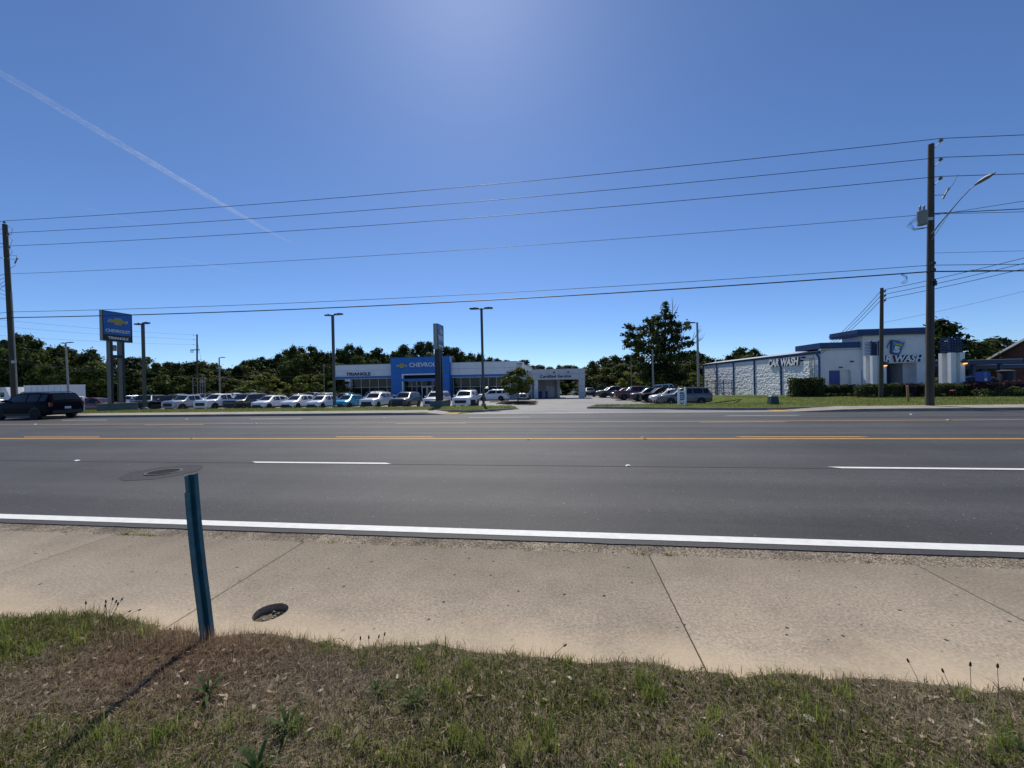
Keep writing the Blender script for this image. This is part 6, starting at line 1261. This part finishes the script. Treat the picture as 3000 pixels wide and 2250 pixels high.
for k in range(7): tuft_plant(23.4+k*.55, 38.3+.1*(k % 2), .42, 'strap-leaved plant in the bed below the low hedge', 'strap-leaved plants under the hedge')
for k in range(5): tuft_plant(24.6+k*1.25, 34.2, .36, 'strap-leaved plant at the foot of the tower hedge', 'strap-leaved plants along the verge bed')
mb_ = MB(); mb_.v = [(22.4, 37.6, zt(22.4, 37.6)+.02), (27.5, 37.6, zt(27.5, 37.6)+.02), (27.5, 40.4, zt(27.5, 40.4)+.03), (22.4, 40.4, zt(22.4, 40.4)+.03)]; mb_.f = [(0, 1, 2, 3)]; struct(obj('planting_bed', mb_, 'mulch'))
mb_ = MB(); mb_.v = [(24.2, 33.7, zt(24.2, 33.7)+.02), (41.5, 33.0, zt(41.5, 33)+.02), (41.5, 36.3, zt(41.5, 36.3)+.03), (24.2, 36.3, zt(24.2, 36.3)+.03)]; mb_.f = [(0, 1, 2, 3)]; struct(obj('planting_bed', mb_, 'mulch'))
rf = thing('red_flower', (30.35, 34.3, zz(30.3, 34.3)), 'red blossom showing against the green hedge', 'flower')
obj('stem', MB().tube([(0, 0, 0), (.02, 0, .42)], .012, 5), 'stalk', rf, local=True)
for k in range(6): a = k*1.05; obj('petal', MB().lathe([(0, -.05), (.10, 0), (.06, .06), (0, .08)], (.09*math.cos(a), .09*math.sin(a), .46), seg=7), 'red_square', rf, local=True)

# ------------------------------------------------------------------ grass
def blades(XY, Zf, h, wd, col, rng, lean=.5, bend=.5):
    """two-quad tapering blades; returns verts, quads and a colour per face"""
    n_ = len(XY); a = rng.uniform(0, 2*math.pi, n_); l_ = np.abs(rng.normal(0, lean, n_)); d = np.stack([np.cos(a), np.sin(a)], 1); s_ = np.stack([-np.sin(a), np.cos(a)], 1)
    tw = rng.uniform(0, 2*math.pi, n_); s_ = np.stack([np.cos(tw), np.sin(tw)], 1)
    p0 = np.concatenate([XY, Zf[:, None]], 1); off1 = d*(h*l_*.35)[:, None]; off2 = d*(h*l_)[:, None]
    p1 = p0.copy(); p1[:, :2] += off1; p1[:, 2] += h*.55; p2 = p0.copy(); p2[:, :2] += off2; p2[:, 2] += h*np.maximum(.12, 1-.5*l_*bend)
    W = np.concatenate([s_*wd[:, None]*.5, np.zeros((n_, 1))], 1)
    V = np.stack([p0-W, p0+W, p1+W*.8, p1-W*.8, p2+W*.15, p2-W*.15], 1).reshape(-1, 3); b_ = np.arange(n_)[:, None]*6
    Q_ = np.concatenate([b_+np.array([[0, 1, 2, 3]]), b_+np.array([[3, 2, 4, 5]])], 1).reshape(-1, 4)
    return V, Q_, np.repeat(np.concatenate([col, np.ones((n_, 1))], 1), 2, 0)
rng = np.random.default_rng(11)
def fieldn(XY, s_, o): return np.array([mn.noise((x*s_+o, y*s_, o)) for x, y in XY])
def sample_bank(n_, power=1.): 
    x = rng.uniform(-6.2, 5.2, n_); e = np.array([edge_y(float(q)) for q in x]); y = e + rng.normal(.012, .022, n_) - (e-.75)*rng.uniform(0, 1, n_)**power
    k = np.abs(x) < 1.2+1.75*np.maximum(y, .3)+1.; return np.stack([x[k], y[k]], 1), e[k]-y[k]
def zb_arr(XY): return np.array([zbank(float(x), float(y)) for x, y in XY])
def green_mask(XY):
    g_ = .60+.75*fieldn(XY, 1.1, 4.)+.35*fieldn(XY, 3.1, 9.)
    g_ -= 1.0*np.exp(-(((XY[:, 0]+2.55)/.75)**2+((XY[:, 1]-2.15)/.38)**2)); g_ -= .5*np.exp(-(((XY[:, 0]+1.5)/.55)**2+((XY[:, 1]-2.2)/.2)**2))
    g_ += .55*np.exp(-(((XY[:, 0]+3.7)/.6)**2+((XY[:, 1]-2.45)/.25)**2)); return np.clip(g_, 0, 1)
lay = []
GA, GB_ = np.array([.06, .078, .018]), np.array([.34, .36, .085]); BA, BB_ = np.array([.12, .095, .06]), np.array([.74, .64, .43]); RA, RB = np.array([.14, .085, .05]), np.array([.44, .30, .19])
def put(n_, hmin, hmax, w0, w1, mode, lean, power=1., edge_only=False):
    XY, dep = sample_bank(n_, power); g_ = green_mask(XY); u = rng.uniform(0, 1, len(XY))
    if mode == 'green': k = u < g_*1.05
    elif mode == 'brown': k = u < 1.05-g_*.55
    else: k = u < 1
    XY, dep, g_ = XY[k], dep[k], g_[k]; cl = fieldn(XY, 17., 3.)+.6*fieldn(XY, 41., 8.); k = rng.uniform(0, 1, len(XY)) < np.clip(.8+1.1*cl, .22, 1); XY, dep, g_, cl = XY[k], dep[k], g_[k], cl[k]
    m2 = np.clip(rng.uniform(0, 1, len(XY))**1.3*(.75+.9*fieldn(XY, 55., 5.)) , 0, 1.2)[:, None]
    if mode == 'green': col = GA+(GB_-GA)*m2
    else:
        near = np.exp(-(((XY[:, 0]+2.5)/.9)**2+((XY[:, 1]-2.2)/.4)**2))[:, None]; col = (BA+(BB_-BA)*m2)*(1-near)+(RA+(RB-RA)*m2)*near
    h = rng.uniform(hmin, hmax, len(XY))*(.75+.5*g_ if mode == 'green' else 1); lay.append(blades(XY, zb_arr(XY)-.004, h, rng.uniform(w0, w1, len(XY)), col, rng, lean))
put(150000, .015, .05, .003, .007, 'green', 1.0); put(70000, .03, .08, .003, .006, 'green', .7); put(220000, .012, .045, .0028, .006, 'brown', 1.7); put(80000, .025, .065, .0018, .0036, 'brown', 1.1)
put(5000, .02, .07, .0014, .003, 'green', .7, 7.); put(7000, .02, .07, .0012, .0024, 'brown', .7, 8.)
# tussocks
tc = [(random.uniform(-4.2, 3.6), random.uniform(1.35, 2.42)) for _ in range(150)]
for x, y in tc:
    if green_mask(np.array([[x, y]]))[0] < .25: continue
    n_ = random.randint(25, 70); XY = np.array([[x, y]])+rng.normal(0, .028, (n_, 2)); m2 = rng.uniform(.2, 1, n_)[:, None]; lay.append(blades(XY, zb_arr(XY)-.004, rng.uniform(.04, .13, n_), rng.uniform(.0025, .005, n_), (GA+(GB_-GA)*m2)*np.array([1., 1.1, 1.]), rng, .45))
# dead dry stems round the post and a mat of straw
XY = np.stack([rng.normal(-2.5, .55, 1500), rng.uniform(2.25, 2.46, 1500)], 1); m2 = rng.uniform(0, 1, (1500, 1)); lay.append(blades(XY, zb_arr(XY), rng.uniform(.04, .15, 1500), rng.uniform(.001, .002, 1500), RA+(RB-RA)*m2*1.3, rng, .5))
XY = np.stack([rng.normal(-1.55, .28, 900), rng.normal(2.2, .10, 900)], 1); m2 = rng.uniform(.4, 1, (900, 1)); lay.append(blades(XY, zb_arr(XY), rng.uniform(.02, .05, 900), rng.uniform(.002, .004, 900), np.array([.34, .29, .24])*m2, rng, 3.))
def merge(L):
    V = np.concatenate([l_[0] for l_ in L]); o = np.cumsum([0]+[len(l_[0]) for l_ in L[:-1]]); return V, np.concatenate([l_[1]+k for l_, k in zip(L, o)]), np.concatenate([l_[2] for l_ in L])
V, Q_, Cc = merge(lay)
stuff(obj('verge_grass', np_mesh('verge_grass', V, Q_, col=Cc), 'blade'), 'patchy green and dry brown grass on the verge before the walk')
# dead leaf litter, too small and many to count
XY, dep = sample_bank(3600); zz_ = zb_arr(XY)+.008; C = np.concatenate([XY, zz_[:, None]+rng.uniform(0, .012, (len(XY), 1))], 1)
V, Q_ = leaf_quads(C, np.tile(np.array([[0, 0, 1.4]]), (len(C), 1)), .02, rng, 1.9); m2 = rng.uniform(.2, 1.15, (len(C), 1))**1.4; col = np.concatenate([np.array([.66, .53, .40])*m2, np.ones((len(C), 1))], 1)
stuff(obj('leaf_litter', np_mesh('leaf_litter', V, Q_, col=col), 'blade'), 'brown crumbled leaf litter lying among the verge grass')
# weeds rooted in the gutter joint
lay = []
for x, n_ in ((-5.35, 90), (-5.0, 60), (-5.15, 50), (-3.0, 14), (-2.65, 30), (-2.1, 16), (-1.9, 30), (-1.35, 26), (-.82, 10), (-.4, 16), (.05, 10), (.72, 16), (.82, 26), (1.05, 44), (2.9, 10), (-8.4, 30), (4.4, 14)):
    XY = np.stack([rng.normal(x, .03 if n_ < 50 else .07, n_), rng.normal(4.085, .008, n_)], 1); m2 = rng.uniform(.2, 1, (n_, 1)); lay.append(blades(XY, np.full(n_, -.015), rng.uniform(.02, .06, n_), rng.uniform(.003, .007, n_), (GA+(GB_-GA)*m2), rng, .9))
V, Q_, Cc = merge(lay); stuff(obj('gutter_weeds', np_mesh('gutter_weeds', V, Q_, col=Cc), 'blade'), 'small green weeds sprouting from the gutter joint')
# far lawns
def lawn(n_, xr, yr, ok, hmax):
    XY = np.stack([rng.uniform(*xr, n_), yr[0]+(yr[1]-yr[0])*rng.uniform(0, 1, n_)**1.5], 1); k = np.array([ok(float(x), float(y)) for x, y in XY]); XY = XY[k]; Z = np.array([zt(float(x), float(y)) for x, y in XY])
    patch = np.clip(.5+.9*fieldn(XY, .35, 2.)+.5*fieldn(XY, 1.3, 6.), 0, 1)[:, None]; m2 = rng.uniform(0, 1, (len(XY), 1)); col = (np.array([.075, .125, .018])+np.array([.10, .11, .03])*m2)*(1-.55*patch)+np.array([.26, .22, .09])*(.55*patch)
    return blades(XY, Z-.01, rng.uniform(.04, hmax, len(XY)), rng.uniform(.012, .03, len(XY)), col, rng, .6)
okL = lambda x, y: not paved(x, y) and not in_drive(x, y) and x < lerp(min(y, 33), *XL)-.12
okR = lambda x, y: not paved(x, y) and x > lerp(min(y, 33), *XR)+.12
V, Q_, Cc = merge([lawn(26000, (-48, -3), (23.62, 32), okL, .11), lawn(46000, (2, 40), (23.1, 44), okR, .11)])
stuff(obj('lawn_grass', np_mesh('lawn_grass', V, Q_, col=Cc), 'blade'), 'short mown grass of the strips beyond the road')

# ------------------------------------------------------------------ single weeds, leaves, litter on the verge
LEAFM = MB().add([(-.006, 0, 0), (.006, 0, 0), (.013, .05, .030), (-.013, .05, .030), (.011, .10, .040), (-.011, .10, .040), (0, .15, .028)], [(0, 1, 2, 3), (3, 2, 4, 5), (5, 4, 6)]).mesh('leaf')
def rosette(x, y, s_, n_, label):
    t = thing('plantain_weed', (x, y, zbank(x, y)), label, 'weed')
    for k in range(n_):
        o = obj('leaf', LEAFM, 'leaf_weed', t); o.rotation_euler = (R(random.uniform(5, 40)), 0, 2*math.pi*k/n_+random.uniform(-.2, .2)); q = s_*random.uniform(.7, 1.15); o.scale = (q*.72, q, q*.8)
for x, y, s_, n_, lb in ((-1.42, 1.78, 0.81, 13, 'leafy plantain weed, the higher of two growing close together'), (-1.40, 1.56, 0.96, 15, 'large plantain weed with long blades near the bare soil'), (-1.08, 2.08, 0.68, 12, 'plantain weed below the walk edge beside a dry tuft'), (-.84, 2.02, 0.74, 12, 'plantain weed with spreading leaves by a brown twiggy clump'), (2.08, 2.02, 0.87, 13, 'dark green weed near the row of seed stalks'), (-2.05, 1.95, 1., 10, 'small plantain weed near the shadow of the teal post')): rosette(x, y, s_, n_, lb)
SH = MB().lathe([(0, 0), (.0055, .006), (.0045, .022), (0, .03)], seg=7).mesh('seed_head')
def stalks(x, y, spec, label):
    t = thing('seed_stalk_plant', (x, y, zbank(x, y)), label, 'weed')
    for dx, dy, h, lx in spec:
        s_ = obj('stalk', MB().tube([(dx, dy, -.01), (dx+lx*.4, dy, h*.55), (dx+lx, dy+.01, h)], .0013, 4), 'stalk', t, local=True); o = obj('seed_head', SH, 'seed_head', s_, loc=(dx+lx, dy+.01, h-.004)); o.rotation_euler = (0, math.atan(lx/h)*1.3, 0)
stalks(-3.42, 2.44, [(0, 0, .15, .0), (.02, .01, .20, .03), (.03, 0, .19, .06), (.05, .02, .16, .03), (.04, 0, .21, .10), (.06, 0, .13, .14), (.07, .01, .14, .20), (-.2, .02, .15, .0), (.0, .02, .17, -.02)], 'clump of thin dark seed stalks at the walk edge beside green grass')
for x, y, sp in ((1.95, 2.40, [(0, 0, .17, -.05)]), (2.10, 2.40, [(0, 0, .13, -.03)]), (2.18, 2.39, [(0, 0, .18, .01)]), (2.30, 2.38, [(0, 0, .19, .01)]), (2.47, 2.38, [(0, 0, .12, -.03), (.06, 0, .10, -.03)])): stalks(x, y, sp, 'single seed stalk rising at the walk edge, one of a spaced row'); 
for o in [q for q in bpy.data.objects if q.get('label') == 'single seed stalk rising at the walk edge, one of a spaced row']: o['group'] = 'spaced seed stalks'
stalks(-.12, 2.42, [(0, 0, .12, .10), (.0, .0, .02, .03)], 'slanting seed stalk over the pale concrete between the joints'); stalks(-1.32, 2.42, [(0, 0, .08, .0), (.06, 0, .09, .01), (.09, 0, .11, .02), (-.06, 0, .07, 0)], 'short clump of seed stalks at the sandy walk edge')
LF = [MB().add([(-.03, 0, .004), (-.012, -.013, .008), (.014, -.013, .010), (.032, 0, .005), (.014, .013, .003), (-.012, .014, .002)], [(0, 1, 2, 3), (0, 3, 4, 5)]).mesh('fallen_leaf') for _ in range(1)]
lit = [(-2.62, 1.66), (-2.1, 2.0), (-1.72, 2.02), (-1.02, 2.2), (-.55, 2.12), (-.1, 1.98), (.32, 2.12), (.66, 1.9), (.2, 1.75), (-.3, 1.7), (-.9, 1.72), (1.02, 1.86), (1.22, 2.12), (1.5, 1.95), (.75, 2.2), (.02, 2.28), (-.75, 2.3), (1.72, 2.05), (2.05, 2.2), (-1.9, 1.75), (-2.3, 2.15), (.45, 1.68), (-.62, 1.86), (1.35, 1.72)]
for k, (x, y) in enumerate(lit):
    o = obj('fallen_leaf', LF[0], 'pale_leaf' if k % 3 == 0 else 'dry_leaf', loc=(x, y, zbank(x, y)+.012)); tag(o, 'curled dry leaf lying on top of the verge grass', 'leaf', 'fallen leaves on the verge'); o.rotation_euler = (random.uniform(-.4, .4), random.uniform(-.4, .4), random.uniform(0, 6.28)); q = random.uniform(.6, 1.25)*(1.5 if k == 0 else .85); o.scale = (q, q, q)
for k, (x, y) in enumerate(((.88, 1.72), (2.62, 2.12), (.74, 1.98))):
    m_ = MB(); m_.v = [(random.uniform(-.02, .02), random.uniform(-.02, .02), random.uniform(0, .03)) for _ in range(8)]; m_.f = [(0, 1, 2), (2, 3, 4), (1, 3, 5), (4, 5, 6), (0, 6, 7), (2, 5, 7)]
    o = obj('paper_scrap', m_, 'paper', loc=(x, y, zbank(x, y)+.008), local=True); tag(o, 'crumpled scrap of white paper in the verge grass', 'litter', 'paper scraps on the verge')

# ------------------------------------------------------------------ vapour trails high above
def contrail(pts_, widths, dens, label):
    P3 = [Vector(p) for p in pts_]; n2 = 40; vs2 = []; C0 = P3[len(P3)//2]
    L = [0]
    for a, b_ in zip(P3[:-1], P3[1:]): L.append(L[-1]+(b_-a).length)
    cols = [-1, -.6, -.25, .25, .6, 1]; tint = []; V = []; Q_ = []; m_ = 90
    for i in range(m_+1):
        s_ = L[-1]*i/m_; p = Vector([np.interp(s_, L, [q[c] for q in P3]) for c in range(3)]); q2 = Vector([np.interp(min(L[-1], s_+50), L, [q[c] for q in P3]) - np.interp(max(0, s_-50), L, [q[c] for q in P3]) for c in range(3)]).normalized()
        sdv = q2.cross(Vector((0, 0, 1))).normalized(); w_ = np.interp(s_/L[-1], np.linspace(0, 1, len(widths)), widths)*(1+.25*mn.noise((i*.35, 0, 1)))
        for c in cols:
            for up in (1, -1): V.append(tuple(p - C0 + sdv*c*w_/2 + Vector((0, 0, up*w_*.22*math.sqrt(max(0, 1-c*c)))) + sdv*w_*.10*mn.noise((i*.5, c, 2))))
    nc = len(cols)*2
    for i in range(m_):
        for j in range(len(cols)-1):
            for up in (0, 1):
                a = i*nc+j*2+up; Q_.append((a, a+2, a+2+nc, a+nc)); e = 1-abs((cols[j]+cols[j+1])/2)**1.2; tint.append(e*np.interp(i/m_, np.linspace(0, 1, len(dens)), dens))
    return tag(obj('contrail', np_mesh('contrail', np.array(V), np.array(Q_), tint=tint), 'vapour', loc=tuple(C0)), label, 'contrail')
contrail([(-15640, 7800, 9000), (-15600, 9200, 9000), (-15900, 12000, 9000), (-16300, 15500, 9000), (-16700, 20000, 9000), (-16744, 23300, 9000)], [300, 330, 350, 330, 250, 110], [.14, .22, .38, .42, .32, .05], 'long white vapour trail slanting down across the blue sky')
contrail([(-26400, 22200, 9000), (-25784, 25122, 9000), (-24600, 28800, 9000)], [250, 300, 260], [.02, .22, .04], 'short faint vapour trail low in the sky')
contrail([(-23450, 15300, 9000), (-22900, 17100, 9000), (-22700, 19400, 9000)], [200, 260, 220], [.01, .12, .03], 'barely visible wisp of vapour near the long trail')
